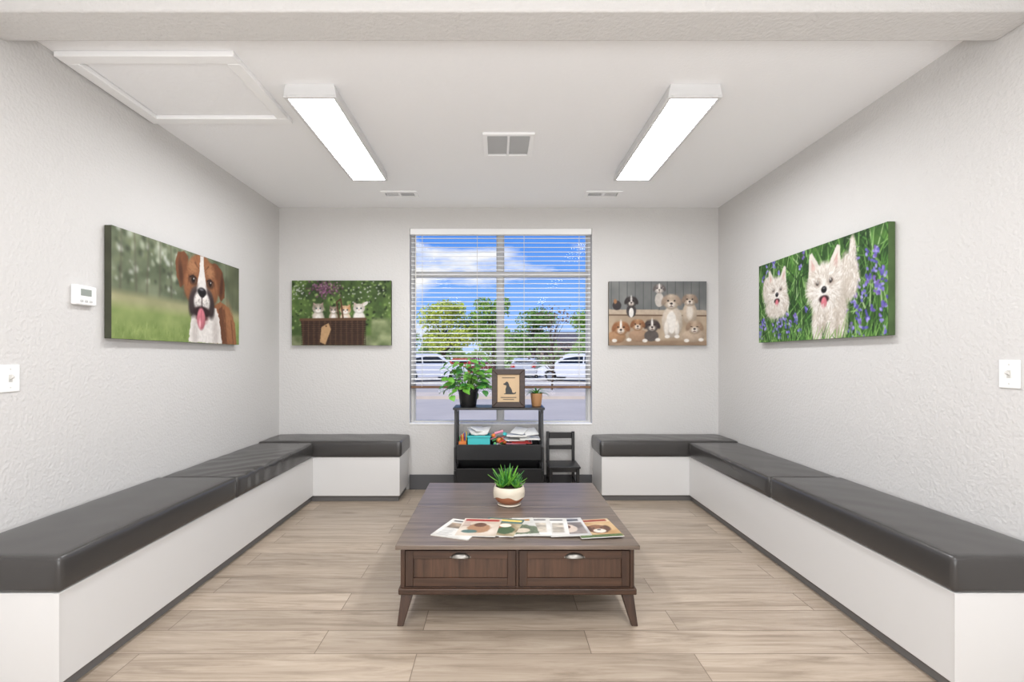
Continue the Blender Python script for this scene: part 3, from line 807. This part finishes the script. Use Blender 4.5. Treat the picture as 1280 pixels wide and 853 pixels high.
# ------------------------------------------------------------------ magazines
mg_e = empty('magazines', (0.15, 2.6, 0.389))
def cover(kind):
    p = Paint(0, 1, 0, 1.3, 52, 68)
    def text(y0, y1, n, col, x0=.1, x1=.9):
        for y in np.linspace(y0, y1, n): p.line((x0, y), (x0+(x1-x0)*random.uniform(.6, 1), y), .009, col)
    if kind == 'white':
        p.fill((208, 204, 196), (230, 228, 222), 4, 2)
        p.poly([(.1, 1.1), (.9, 1.1), (.9, 1.2), (.1, 1.2)], (104, 100, 96)); p.poly([(.12, .62), (.55, .62), (.55, 1.0), (.12, 1.0)], (150, 132, 112), 0, .6, 8)
        p.poly([(.6, .2), (.9, .2), (.9, .9), (.6, .9)], (186, 176, 160), 0, .6, 8); text(.1, .56, 8, (150, 148, 144), .12, .52)
    elif kind == 'red':
        p.fill((196, 178, 158), (226, 214, 200), 4, 3); p.poly([(.05, 1.08), (.95, 1.08), (.95, 1.24), (.05, 1.24)], (166, 52, 44))
        p.ell(.5, .55, .3, .34, (170, 130, 96), fur=.1); p.ell(.5, .8, .16, .16, (110, 76, 54)); p.ell(.3, .3, .2, .12, (90, 116, 108)); text(.7, 1.0, 5, (120, 40, 36), .06, .3)
    elif kind == 'teal':
        p.fill((130, 112, 82), (206, 192, 162), 6, 3); p.poly([(.0, .95), (1, .95), (1, 1.3), (0, 1.3)], (58, 104, 108)); p.poly([(.05, 1.06), (.95, 1.06), (.95, 1.22), (.05, 1.22)], (228, 196, 104))
        p.ell(.35, .55, .25, .25, (166, 88, 54), fur=.1); p.ell(.7, .4, .22, .28, (70, 92, 60), fur=.1); p.ell(.6, .75, .16, .14, (230, 222, 208)); p.ell(.2, .2, .15, .12, (190, 150, 70), fur=.1)
    elif kind == 'land':
        p.fill((190, 188, 180), (224, 222, 216), 5, 3); p.poly([(.0, .1), (1, .1), (1, .6), (.6, .85), (.3, .7), (0, .8)], (104, 114, 88), .05, .5); p.poly([(.1, 1.05), (.9, 1.05), (.9, 1.2), (.1, 1.2)], (170, 120, 60))
        p.ell(.6, .35, .2, .16, (206, 192, 172), fur=.1)
    elif kind == 'grey':
        p.fill((184, 182, 180), (214, 212, 210), 4, 2); p.poly([(.06, .1), (.94, .1), (.94, .95), (.06, .95)], (132, 122, 116), 0, .5, 6); p.ell(.5, .5, .24, .3, (210, 192, 176), fur=.08); p.ell(.5, .62, .1, .12, (112, 82, 64))
        p.poly([(.1, 1.05), (.9, 1.05), (.9, 1.2), (.1, 1.2)], (70, 70, 76))
    else:
        p.fill((176, 136, 88), (210, 182, 140), 4, 3); p.poly([(.0, 1.06), (1, 1.06), (1, 1.3), (0, 1.3)], (210, 192, 160)); p.poly([(.06, 1.1), (.94, 1.1), (.94, 1.26), (.06, 1.26)], (150, 66, 42))
        p.ell(.55, .55, .27, .3, (128, 88, 60), fur=.1, shade=.2); p.ell(.55, .42, .15, .14, (222, 212, 198)); p.ell(.55, .49, .05, .035, (30, 24, 24)); p.ell(.33, .6, .08, .18, (90, 60, 42), soft=.5); p.ell(.78, .6, .08, .18, (90, 60, 42), soft=.5)
        p.ell(.46, .63, .03, .03, (24, 20, 20)); p.ell(.64, .63, .03, .03, (24, 20, 20)); p.poly([(.0, 0), (1, 0), (1, .16), (0, .16)], (84, 104, 60), 0, .5); text(.3, .9, 8, (244, 236, 220), .05, .25)
    p.grade(1, .95)
    return p
mags = [(-0.195, 2.585, -20, 'white'), (-0.095, 2.60, -8, 'red'), (0.015, 2.605, -16, 'teal'), (0.10, 2.60, 4, 'land'), (0.175, 2.605, -3, 'white'),
        (0.265, 2.60, -4, 'white'), (0.36, 2.595, 3, 'grey'), (0.505, 2.575, 6, 'orange')]
for i, (cx, cy, r, kind) in enumerate(mags):
    R = Matrix.Rotation(math.radians(r), 3, 'Z') @ Matrix.Rotation(math.radians(-1.2 if i else 0), 3, 'Y')
    W_, H_, t = (0.205, 0.265, 0.004)
    if kind == 'orange': W_ = 0.215
    zc = 0.3895 + t/2 + (0.0028 if i else 0) + 0.0006*i
    mb = MB(); mb.obox((cx, cy, zc), (W_, H_, t), R)
    mb.build('magazine_%d' % (i+1), M_paper, parent=mg_e)
    c = Vector((cx, cy, zc))
    cover(kind).mesh('magazine_cover_%d' % (i+1), lambda u, v: tuple(c + R @ Vector(((u-.5)*W_, (v-.5)*H_, t/2+0.0006))), M_cover, mg_e)

# ------------------------------------------------------------------ succulent
su = empty('potted_succulent', (0.07, 3.02, 0.389))
cx, cy, zb = 0.07, 3.03, 0.3895
mb = MB()
mb.lathe(cx, cy, [(0.0, zb), (0.066, zb), (0.072, zb+0.004), (0.070, zb+0.010), (0, zb+0.010)], 0)
mb.lathe(cx, cy, [(0.045, zb+0.010), (0.070, zb+0.020), (0.088, zb+0.042), (0.094, zb+0.065)], 1)
mb.lathe(cx, cy, [(0.094, zb+0.065), (0.096, zb+0.082), (0.093, zb+0.100), (0.087, zb+0.114), (0.081, zb+0.113), (0.085, zb+0.09)], 0)
vs = []; fs = []; n = 72
for k in range(n):
    a = 2*math.pi*k/n; d = 0.007*math.sin(a*3+1)+0.004*math.sin(a*7)
    for zz, rr in ((zb+0.054+d, 0.0940), (zb+0.072, 0.0962)):
        vs.append((cx+rr*math.cos(a), cy+rr*math.sin(a), zz))
for k in range(n):
    a = 2*k; b2 = 2*((k+1) % n); fs.append((a, b2, b2+1, a+1))
mb.add(vs, fs, 0)
mb.build('pot', [M_cream, M_terra], parent=su, merge=True, angle=50)
mb = MB(); mb.lathe(cx, cy, [(0.085, zb+0.102), (0.04, zb+0.108), (0, zb+0.110)]); mb.build('soil', M_soil, parent=su)
mb = MB()
for (ox, oy, n, L0) in ((-.01, .01, 26, 0.14), (-0.048, -0.02, 16, 0.07), (0.045, -0.03, 16, 0.07), (0.04, 0.04, 14, 0.085), (-0.04, 0.035, 14, 0.10)):
    for i in range(n):
        a = i*2.399; t = i/n
        el = math.radians(25+60*(1-t))
        d = Vector((math.cos(a)*math.cos(el), math.sin(a)*math.cos(el), math.sin(el)))
        mb.leaf((cx+ox+d.x*0.008, cy+oy+d.y*0.008, zb+0.104), d, (0, 0, 1) if el < 1.3 else (1, 0, 0), L0*random.uniform(.75, 1.05), 0.022, bend=-0.25, fold=.5, m=random.choice([0, 1]), pointy=.7)
o = mb.build('leaves', [M_leaf2, M_leaf], parent=su, recalc=False, angle=60)
sd = o.modifiers.new('s', 'SOLIDIFY'); sd.thickness = 0.002

# ------------------------------------------------------------------ black display shelf
sh = empty('black_storage_shelf', (0.01, 4.6, 0))
sx0, sx1 = -0.405, 0.428
mb = MB()
for a in (sx0+0.012, sx1-0.034):
    mb.prism([(a, 4.44, 0), (a, 4.48, 0), (a, 4.555, 0.81), (a, 4.515, 0.81)], (0.022, 0, 0))
    mb.box(a, a+0.022, 4.765, 4.80, 0, 0.81)
    mb.box(a, a+0.022, 4.5, 4.78, 0.78, 0.81)
    mb.box(a, a+0.022, 4.47, 4.78, 0.34, 0.48)
    mb.box(a, a+0.022, 4.45, 4.78, 0.06, 0.27)
mb.box(sx0, sx1, 4.50, 4.81, 0.81, 0.83)
a, b = sx0+0.034, sx1-0.034
mb.box(a, b, 4.49, 4.79, 0.40, 0.415)
mb.box(a, b, 4.473, 4.488, 0.36, 0.50)
mb.box(a, b, 4.785, 4.80, 0.40, 0.52)
mb.box(a, b, 4.46, 4.79, 0.10, 0.115)
mb.box(a, b, 4.446, 4.462, 0.09, 0.29)
mb.box(a, b, 4.785, 4.80, 0.10, 0.30)
mb.build('frame', M_black, bevel=0.003, parent=sh)

to = empty('toys_and_books', (0.0, 4.62, 0.415))
cols = {'teal': (60, 186, 190), 'red': (206, 60, 56), 'white': (236, 236, 232), 'blue': (60, 104, 180), 'orange': (228, 130, 60), 'pink': (226, 150, 170), 'yellow': (236, 204, 80), 'green': (90, 160, 96)}
cm = {k: mat('toy_'+k, v, 0.45) for k, v in cols.items()}
cl = list(cm.values()); ci = {k: i for i, k in enumerate(cm)}
mb = MB()
mb.box(-0.27, -0.07, 4.50, 4.506, 0.4155, 0.575, ci['teal']); mb.box(-0.27, -0.07, 4.68, 4.686, 0.4155, 0.575, ci['teal'])
mb.box(-0.27, -0.264, 4.506, 4.68, 0.4155, 0.575, ci['teal']); mb.box(-0.076, -0.07, 4.506, 4.68, 0.4155, 0.575, ci['teal'])
mb.box(-0.264, -0.076, 4.506, 4.68, 0.4155, 0.422, ci['teal'])
mb.box(-0.277, -0.063, 4.494, 4.50, 0.562, 0.578, ci['teal'])
def book(x, y, z, w, d, t, rz, rx, ry, col):
    R = Euler((math.radians(rx), math.radians(ry), math.radians(rz))).to_matrix()
    mb.obox((x, y, z), (w, d, t), R, ci[col]); mb.obox(Vector((x, y, z))+R @ Vector((0.004, 0, 0)), (w, d-0.008, t*0.7), R, ci['white'])
book(-0.2, 4.6, 0.60, .13, .16, .012, 20, 12, 8, 'white'); book(-0.14, 4.58, 0.61, .12, .15, .010, -14, 18, -6, 'white'); book(-0.17, 4.60, 0.625, .14, .12, .006, 40, 14, 4, 'white')
for i in range(12):
    book(random.uniform(0.14, 0.30), random.uniform(4.57, 4.66), 0.423+i*0.0135, .18, .14, .010, random.uniform(-15, 15), random.uniform(-3, 3), random.uniform(-3, 3), random.choice(['white', 'white', 'red', 'pink', 'blue', 'white', 'white']) if i < 11 else 'white')
book(0.30, 4.6, 0.60, .12, .15, .006, 12, 16, -5, 'white'); book(0.2, 4.6, 0.61, .12, .15, .006, -22, 14, 5, 'white')
for i in range(22):
    x = random.uniform(-0.04, 0.07); y = random.uniform(4.51, 4.7); z = 0.44+random.random()*0.15; r = random.uniform(.014, .026)
    c = random.choice(['orange', 'blue', 'red', 'green', 'pink', 'teal', 'white'])
    if i % 3 == 0:
        pr = [(0.0, z-r)]+[(r*math.sin(math.pi*k/8), z-r*math.cos(math.pi*k/8)) for k in range(1, 8)]+[(0, z+r)]
        mb.lathe(x, y, pr, ci[c], 14)
    elif i % 3 == 1: mb.path([(x-r*1.6, y, z), (x+r*1.6, y+.02, z+.02)], [r*.5, r*.5], ci[c], 10)
    else: mb.obox((x, y, z), (r*2, r*1.5, r*1.5), Euler((i, i*2, i*3)).to_matrix(), ci[c])
for i in range(6): mb.path([(-0.34+i*0.010, 4.55+i*.01, 0.42), (-0.345+i*0.011, 4.54+i*.012, 0.57+.006*i)], [.005, .005], ci[random.choice(['red', 'orange', 'yellow', 'blue', 'green'])], 8)
mb.box(-0.355, -0.285, 4.53, 4.62, 0.4155, 0.52, ci['orange'])
mb.build('toy_pile', cl, parent=to, bevel=0.001)

# ------------------------------------------------------------------ leafy potted plant on shelf
pl = empty('potted_houseplant', (-0.275, 4.62, 0.83))
cx, cy, zb = -0.275, 4.645, 0.8305
mb = MB()
mb.lathe(cx, cy, [(0, zb), (0.072, zb), (0.076, zb+0.01), (0.092, zb+0.14), (0.098, zb+0.142), (0.100, zb+0.165), (0.092, zb+0.165), (0.086, zb+0.13)])
mb.build('pot', M_blackpot, parent=pl, angle=40)
mb = MB(); mb.lathe(cx, cy, [(0.089, zb+0.14), (0, zb+0.15)]); mb.build('soil', M_soil, parent=pl)
mb = MB(); ms = MB()
for i in range(34):
    a = i*2.399+random.uniform(-.3, .3); t = (i+.5)/34
    el = math.radians(85-85*t); L = random.uniform(.20, .34) if t < .5 else random.uniform(.16, .27)
    d = Vector((math.cos(a)*math.cos(el)*1.15, math.sin(a)*math.cos(el)*.55, math.sin(el)))
    if d.x > 0.5: d.x *= .8
    p0 = Vector((cx+math.cos(a)*.03, cy+math.sin(a)*.03, zb+.14))
    p1 = p0+d*L*.5+Vector((0, 0, .04)); p2 = p0+d*L+Vector((0, 0, .02-0.06*t))
    if p2.y > 4.80: p2.y = 4.80
    if p1.y > 4.80: p1.y = 4.80
    ms.path([p0, p1, p2], [.0032, .0026, .0018], 0, 6)
    for k in range(4):
        tt = .45+.55*k/3; q = p0.lerp(p1, tt*2) if tt < .5 else p1.lerp(p2, tt*2-1)
        aa = a+random.uniform(-1.3, 1.3); dd = Vector((math.cos(aa), math.sin(aa)*.5-.15, random.uniform(-.45, .25)))
        Lf = random.uniform(.055, .085)
        if q.y+dd.normalized().y*Lf > 4.83: dd.y = -abs(dd.y)
        if q.x > -0.10 and q.y < 4.64: continue
        mb.leaf(q, dd, (random.uniform(-.4, .4), random.uniform(-.7, -.1), 1), Lf, Lf*.78, bend=.6, fold=.18, m=random.choice([0, 0, 0, 1]))
ms.build('stems', M_stem, parent=pl); mb.build('leaves', [M_leaf, M_leaf2], parent=pl, recalc=False, angle=60)

sp = empty('small_potted_plant', (0.365, 4.62, 0.83))
cx, cy = 0.365, 4.67
mb = MB(); mb.lathe(cx, cy, [(0, zb), (0.042, zb), (0.045, zb+.006), (0.056, zb+.115), (0.056, zb+.12), (0.050, zb+.12), (0.048, zb+.10)]); mb.build('pot', M_tanpot, parent=sp, angle=40)
mb = MB(); mb.lathe(cx, cy, [(0.050, zb+.105), (0, zb+.112)]); mb.build('soil', M_soil, parent=sp)
mb = MB()
for i in range(26):
    a = i*2.399; el = math.radians(random.uniform(35, 85))
    d = Vector((math.cos(a)*math.cos(el), math.sin(a)*math.cos(el)*.5, math.sin(el)))
    mb.leaf((cx+d.x*.01, cy+d.y*.01, zb+.105), d, (0, 0, 1), random.uniform(.11, .17), .016, bend=1.7, fold=.3, m=i % 2, pointy=.7, seg=8)
mb.build('leaves', [M_leaf, M_leaf2], parent=sp, recalc=False, angle=60)

fs_ = empty('framed_dog_sign', (0.1, 4.56, 0.83))
mb = MB(); x0, x1, z0, z1 = -0.052, 0.250, 0.8305, 1.180
y0, y1 = 4.53, 4.552
w = 0.05
mb.prism([(x0, y0, z0), (x1, y0, z0), (x1-w, y0, z0+w), (x0+w, y0, z0+w)], (0, y1-y0, 0))
mb.prism([(x0, y0, z1), (x1, y0, z1), (x1-w, y0, z1-w), (x0+w, y0, z1-w)], (0, y1-y0, 0))
mb.prism([(x0, y0, z0), (x0, y0, z1), (x0+w, y0, z1-w), (x0+w, y0, z0+w)], (0, y1-y0, 0))
mb.prism([(x1, y0, z0), (x1, y0, z1), (x1-w, y0, z1-w), (x1-w, y0, z0+w)], (0, y1-y0, 0))
mb.build('wood_frame', wood('sign_frame_wood', (36, 22, 16), (66, 44, 31), .4, 'x', .8), bevel=0.004, parent=fs_)
mb = MB(); mb.box(x0+w, x1-w, y0+.010, y1-.002, z0+w, z1-w); mb.build('tan_panel', mat('sign_tan', (206, 178, 142), .6, var=.05), parent=fs_)
mb = MB(); mb.box(x0+.02, x1-.02, y1-.002, y1+.004, z0+.02, z1-.02); mb.path([(0.1, y1+.004, 1.06), (0.1, y1+.05, 0.835)], [.005, .005], 0, 6); mb.build('easel_back', M_black, parent=fs_)
sil = [(-.050,-.052),(.040,-.052),(.046,-.046),(.030,-.044),(.028,-.030),(.030,-.005),(.022,.018),(.020,.032),(.034,.036),(.048,.040),(.050,.050),(.036,.054),(.026,.066),(.014,.070),(.004,.062),(-.004,.044),(-.008,.026),(-.024,.006),(-.034,-.018),(-.036,-.034),(-.052,-.040),(-.070,-.030),(-.074,-.036),(-.066,-.048)]
mb = MB(); mb.prism([(0.1-a_*.95, y0+.008, 1.0+b_*.95) for a_, b_ in sil], (0, .002, 0))
mb.box(0.028, 0.172, y0+.008, y0+.010, .918, .924); mb.box(0.05, 0.15, y0+.008, y0+.010, .900, .905)
mb.box(0.04, 0.16, y0+.008, y0+.010, 1.098, 1.104)
mb.build('dog_silhouette', M_blackpot, parent=fs_, smooth=False)

# ------------------------------------------------------------------ child's chair
ch = empty('childrens_chair', (0.6, 4.6, 0))
cx0, cx1 = 0.465, 0.735
mb = MB()
for a in (cx0, cx1-.028):
    mb.prism([(a, 4.72, 0), (a, 4.75, 0), (a, 4.765, .58), (a, 4.738, .58)], (.028, 0, 0))
    mb.box(a, a+.028, 4.45, 4.478, 0, .29)
    mb.box(a+.006, a+.022, 4.478, 4.73, .13, .15); mb.box(a+.004, a+.024, 4.478, 4.73, .255, .29)
mb.box(cx0+.028, cx1-.028, 4.742, 4.756, .515, .572); mb.box(cx0+.028, cx1-.028, 4.738, 4.752, .41, .45)
mb.box(cx0+.028, cx1-.028, 4.728, 4.744, .255, .29); mb.box(cx0+.028, cx1-.028, 4.455, 4.472, .255, .29)
mb.box(cx0+.028, cx1-.028, 4.457, 4.470, .10, .12)
mb.box(cx0-.008, cx1+.008, 4.435, 4.725, .29, .308)
mb.build('frame', M_black, bevel=0.004, parent=ch)

# ------------------------------------------------------------------ wall devices
th = empty('thermostat', (XL+.015, 2.54, 1.60))
mb = MB(); mb.box(XL, XL+.028, 2.477, 2.612, 1.550, 1.652); mb.build('body', M_plastic, bevel=.008, parent=th, seg=3)
mb = MB(); mb.box(XL+.028, XL+.0292, 2.51, 2.575, 1.598, 1.632); mb.build('display', mat('lcd', (150, 156, 148), .3), parent=th)
mb = MB()
for k in range(3): mb.box(XL+.028, XL+.031, 2.505+k*.028, 2.523+k*.028, 1.566, 1.577)
mb.build('buttons', mat('buttons_grey', (200, 200, 198), .5), bevel=.001, parent=th)
def switch(x, sgn, y0, y1, zc):
    e = empty('light_switch', (x, (y0+y1)/2, zc))
    lo, hi = sorted((x, x+sgn*.006))
    mb = MB(); mb.box(lo, hi, y0, y1, zc-.06, zc+.06); mb.build('plate', M_plastic, bevel=.003, parent=e)
    ym = (y0+y1)/2
    mb = MB(); mb.box(*sorted((x+sgn*.006, x+sgn*.0075)), ym-.008, ym+.008, zc-.016, zc+.016)
    mb.obox((x+sgn*.012, ym, zc+.004), (.018, .008, .011), Matrix.Rotation(-sgn*.5, 3, 'Y'))
    for d in (-.04, .04): mb.path([(x+sgn*.005, ym, zc+d), (x+sgn*.0075, ym, zc+d)], [.0032, .0028], 0, 10)
    mb.build('toggle', mat('switch_toggle', (205, 203, 198), .4), parent=e)
switch(XL, 1, 2.125, 2.213, 1.192)
switch(XR, -1, 2.045, 2.133, 1.213)

# ------------------------------------------------------------------ outdoors
mb = MB(); mb.box(-60, 60, YB+0.4, 140, -0.3, -0.12); mb.build('parking_lot_ground', mat('parking_asphalt', (196, 186, 174), .9, var=.08, vscale=.6), smooth=False)
mb = MB(); mb.box(-60, 60, YB+T+.02, YB+0.4, -0.3, -0.12)
mb.box(-14, 14, 17.0, 19.0, -0.12, -0.02); mb.build('concrete_sidewalk', mat('concrete', (218, 202, 182), .9, var=.06, vscale=2), smooth=False)
mb = MB()
for i in range(-5, 6): mb.box(i*2.8-.05, i*2.8+.05, 24.6, 27.6, -.12, -.117)
mb.build('parking_stripes', mat('stripe_paint', (240, 240, 236), .7), smooth=False)

def car(x, y, rot, colr, suv=True):
    e = empty('parked_suv' if suv else 'parked_car', (x, y, -.12))
    R = Matrix.Rotation(math.radians(rot), 3, 'Z'); base = Vector((x, y, -.12))
    body = mat('car_paint', colr, .25, coat=.6); glass = mat('car_glass', (30, 36, 42), .1); tyre = mat('tyre', (26, 26, 26), .8); rim = mat('rim', (170, 172, 176), .3, metal=1); red = mat('tail_lamp', (190, 24, 24), .3)
    H = 1.68 if suv else 1.42
    mb = MB()
    lower = [(-2.25,.32),(-2.3,.6),(-2.25,.95),(-1.95,1.05)] + [(-1.0,1.06),(1.0,1.02),(1.9,.92),(2.25,.78),(2.32,.5),(2.25,.32),(1.85,.30),(1.75,.58),(1.42,.70),(1.09,.58),(1.0,.28),(-1.0,.28),(-1.1,.58),(-1.42,.70),(-1.75,.58),(-1.85,.3)]
    mb.prism([(a, -.9, b) for a, b in lower], (0, 1.8, 0), 0)
    cab = [(-2.15,1.02),(-1.95,H-.14),(-1.6,H),(.25,H),(.55,H-.08),(1.25,1.0)]
    vs = [(a, -.88+(.14 if b > 1.2 else 0), b) for a, b in cab]+[(a, .88-(.14 if b > 1.2 else 0), b) for a, b in cab]; n = len(cab)
    mb.add(vs, [tuple(range(n))[::-1], tuple(range(n, 2*n))]+[(i, (i+1) % n, n+(i+1) % n, n+i) for i in range(n)], 0)
    for sy in (-1, 1):
        for quad in ([(-1.75,1.10),(-1.66,H-.17),(-.75,H-.13),(-.75,1.10)], [(-.66,1.10),(-.66,H-.13),(.25,H-.13),(.95,1.10)]):
            vs = []
            for a, b in quad:
                t = (b-1.02)/(H-.14-1.02); vs.append((a, sy*(.895-.14*min(1, t)), b))
            mb.add(vs, [(0, 1, 2, 3)], 1)
        for wx in (-1.42, 1.42):
            mb.path([(wx, sy*.72, .34), (wx, sy*.93, .34)], [.34, .34], 2, 20); mb.path([(wx, sy*.93, .34), (wx, sy*.94, .34)], [.21, .20], 3, 16)
        mb.box(-2.31, -2.2, min(sy*.6, sy*.88), max(sy*.6, sy*.88), .75, .98, 4)
    mb.add([(-2.145,-.66,1.12),(-2.145,.66,1.12),(-1.99,.6,H-.2),(-1.99,-.6,H-.2)], [(0,1,2,3)], 1)
    mb.add([(1.2,-.7,1.06),(1.2,.7,1.06),(.66,.6,H-.14),(.66,-.6,H-.14)], [(0,1,2,3)], 1)
    mb.v = [tuple(base+R @ Vector(q)) for q in mb.v]
    mb.build('body', [body, glass, tyre, rim, red], parent=e, angle=30)
car(-4.3, 30.5, 32, (236, 236, 238), True)
car(-1.9, 36.5, 70, (190, 62, 58), False)
car(-9.6, 31, 50, (60, 64, 70), True)
car(4.9, 30.5, 150, (226, 228, 230), True)
car(2.2, 37, 80, (190, 194, 200), False)
car(10.2, 31, 120, (40, 70, 120), False)

def tree(name, x, y, h, r, col, n=5000, leaf=.2, blobs=14, trunk=.16, flat=.8, z_low=.35):
    e = empty(name, (x, y, -.12))
    mb = MB(); top = Vector((x, y, h*.8))
    mb.path([(x, y, -.12), (x+.1, y, h*.3), (x-.05, y, h*.55), top], [trunk, trunk*.8, trunk*.55, trunk*.15], 0, 10)
    cs = []
    for i in range(blobs):
        a = random.uniform(0, 2*math.pi); rr = r*math.sqrt(random.random())*.75; zz = h*(z_low+(.88-z_low)*random.random())
        k = 1-.5*max(0, (zz/h-.6)/.4)
        c = Vector((x+rr*k*math.cos(a), y+rr*k*math.sin(a), zz)); cs.append((c, r*random.uniform(.28, .45)))
        s0 = Vector((x, y, zz*.55)); mb.path([s0, s0.lerp(c, .5)+Vector((0, 0, .1)), c], [trunk*.4, trunk*.25, trunk*.08], 0, 6)
    mb.build('trunk', mat('bark', (92, 76, 62), .9), parent=e)
    N = n; V = np.zeros((N, 4, 3))
    idx = rng.integers(0, len(cs), N); C = np.array([c[0] for c in cs])[idx]; Rr = np.array([c[1] for c in cs])[idx]
    d = rng.normal(size=(N, 3)); d /= np.linalg.norm(d, axis=1)[:, None]
    P = C+d*(Rr*rng.random(N)**.4)[:, None]*np.array([1, 1, flat])
    u = rng.normal(size=(N, 3)); u /= np.linalg.norm(u, axis=1)[:, None]; w = np.cross(u, rng.normal(size=(N, 3))); w /= np.linalg.norm(w, axis=1)[:, None]
    s = leaf*(.6+.8*rng.random(N))[:, None]
    V[:, 0] = P-u*s*.5; V[:, 1] = P+w*s*.3; V[:, 2] = P+u*s*.5; V[:, 3] = P-w*s*.3
    mb = MB(); mb.v = [tuple(q) for q in V.reshape(-1, 3)]; mb.f = [(4*i, 4*i+1, 4*i+2, 4*i+3) for i in range(N)]; mb.m = [0]*N
    mb.build('foliage', mat(name+'_foliage', col, .6, var=.3, vscale=1.5), parent=e, recalc=False, smooth=False)
tree('leafy_tree', -4.6, 42, 6.4, 2.9, (186, 200, 78), 6000, .22, z_low=.3)
tree('leafy_tree', -0.4, 43, 6.8, 2.6, (134, 168, 66), 6000, .22, z_low=.3)
tree('leafy_tree', 3.6, 50, 6.4, 3.0, (112, 150, 64), 5000, .24, z_low=.3)
tree('leafy_tree', 8.4, 44, 5.4, 3.0, (128, 164, 70), 5000, .24, z_low=.3)
tree('leafy_tree', -9.6, 46, 6.6, 3.2, (150, 180, 74), 5000, .24, z_low=.3)
tree('young_tree', 2.4, 22, 3.9, 1.3, (112, 92, 84), 460, .12, 22, .05, z_low=.3)
tree('young_tree', -0.2, 22.5, 3.3, .9, (140, 160, 84), 300, .11, 14, .04, z_low=.3)
mb = MB(); N = 8000
Px = rng.uniform(-45, 45, N); Pz = rng.random(N)**.8*(2.6+1.0*np.sin(Px*.7)+.6*np.sin(Px*1.9)); Py = 62+rng.uniform(-1.5, 1.5, N)
for i in range(N):
    s = .35; a = random.uniform(0, 3.1)
    q = Vector((Px[i], Py[i], Pz[i])); u = Vector((math.cos(a), .3, math.sin(a)))*s; w_ = Vector((-math.sin(a), .2, math.cos(a)))*s*.6
    mb.v += [tuple(q-u), tuple(q-w_), tuple(q+u), tuple(q+w_)]; mb.f.append((4*i, 4*i+1, 4*i+2, 4*i+3)); mb.m.append(0)
mb.build('hedge_row', mat('hedge_leaf', (122, 150, 84), .7, var=.25, vscale=.6), recalc=False, smooth=False)
mb = MB()
mb.box(2.5, 22, 68, 80, -.12, 3.6, 0); mb.prism([(1.8, 67.4, 3.6), (22.7, 67.4, 3.6), (22.7, 74, 5.2), (1.8, 74, 5.2)], (0, .3, 0), 1)
for i in range(8): mb.box(4+i*2.3, 5.3+i*2.3, 67.95, 68.05, 1.0, 2.6, 2)
mb.build('shop_building', [mat('stucco', (196, 178, 156), .9), mat('shingle', (96, 92, 92), .9), mat('shop_glass', (60, 70, 80), .2)], smooth=False)

# ------------------------------------------------------------------ world + sun
w = bpy.data.worlds.new('sky'); scene.world = w; w.use_nodes = True
nt = w.node_tree; bg = nt.nodes['Background']
tc = nt.nodes.new('ShaderNodeTexCoord'); sx = nt.nodes.new('ShaderNodeSeparateXYZ'); nt.links.new(tc.outputs['Generated'], sx.inputs[0])
r = nt.nodes.new('ShaderNodeValToRGB'); nt.links.new(sx.outputs['Z'], r.inputs['Fac'])
e = r.color_ramp.elements
e[0].position = 0.0; e[0].color = L4((196, 218, 246)); e[1].position = .9; e[1].color = L4((60, 110, 205))
k = e.new(.1); k.color = L4((128, 178, 248)); k = e.new(.24); k.color = L4((84, 148, 242))
mp = nt.nodes.new('ShaderNodeMapping'); mp.inputs['Scale'].default_value = (3.0, 3.0, 9); mp.inputs['Location'].default_value = (1.4, 0, 0.3)
nt.links.new(tc.outputs['Generated'], mp.inputs[0])
n = nt.nodes.new('ShaderNodeTexNoise'); n.inputs['Scale'].default_value = 1.5; n.inputs['Detail'].default_value = 5; n.inputs['Roughness'].default_value = .5
nt.links.new(mp.outputs[0], n.inputs['Vector'])
r2 = nt.nodes.new('ShaderNodeValToRGB'); r2.color_ramp.elements[0].position = .51; r2.color_ramp.elements[0].color = (0, 0, 0, 1); r2.color_ramp.elements[1].position = .65; r2.color_ramp.elements[1].color = (1, 1, 1, 1)
nt.links.new(n.outputs['Fac'], r2.inputs[0])
mx = nt.nodes.new('ShaderNodeMix'); mx.data_type = 'RGBA'; mx.inputs[7].default_value = (1, 1, 1, 1)
nt.links.new(r2.outputs[0], mx.inputs[0]); nt.links.new(r.outputs[0], mx.inputs[6]); nt.links.new(mx.outputs[2], bg.inputs['Color'])
bg.inputs['Strength'].default_value = 1.05
sl = bpy.data.lights.new('sun', 'SUN'); sl.energy = 2.8; sl.angle = .01; sl.color = (1, .96, .9)
so = bpy.data.objects.new('sun', sl); scene.collection.objects.link(so); so.rotation_euler = Vector((0.45, 0.75, -0.95)).to_track_quat('-Z', 'Y').to_euler()
so.location = (0, 8, 12)
# added fill light behind the camera, aimed up and forward to brighten the ceiling
al = bpy.data.lights.new('added_ceiling_fill', 'AREA'); al.shape = 'RECTANGLE'; al.size = 2.6; al.size_y = 1.2; al.energy = 96; al.color = (.97, .985, 1)
ao = bpy.data.objects.new('added_ceiling_fill', al); scene.collection.objects.link(ao)
ao.location = (0, -1.4, 0.9); ao.rotation_euler = Vector((0, 0.70, 0.72)).to_track_quat('-Z', 'Y').to_euler()

# ------------------------------------------------------------------ camera
cd = bpy.data.cameras.new('camera'); cam = bpy.data.objects.new('camera', cd); scene.collection.objects.link(cam)
cam.location = (0, 0, 1.28); cam.rotation_euler = (math.radians(90), 0, 0)
cd.sensor_width = 36; cd.sensor_fit = 'HORIZONTAL'; cd.lens = 621/1280*36
cd.shift_x = 18/1280; cd.shift_y = 21.5/1280
cd.clip_start = 0.05; cd.clip_end = 500
scene.camera = cam
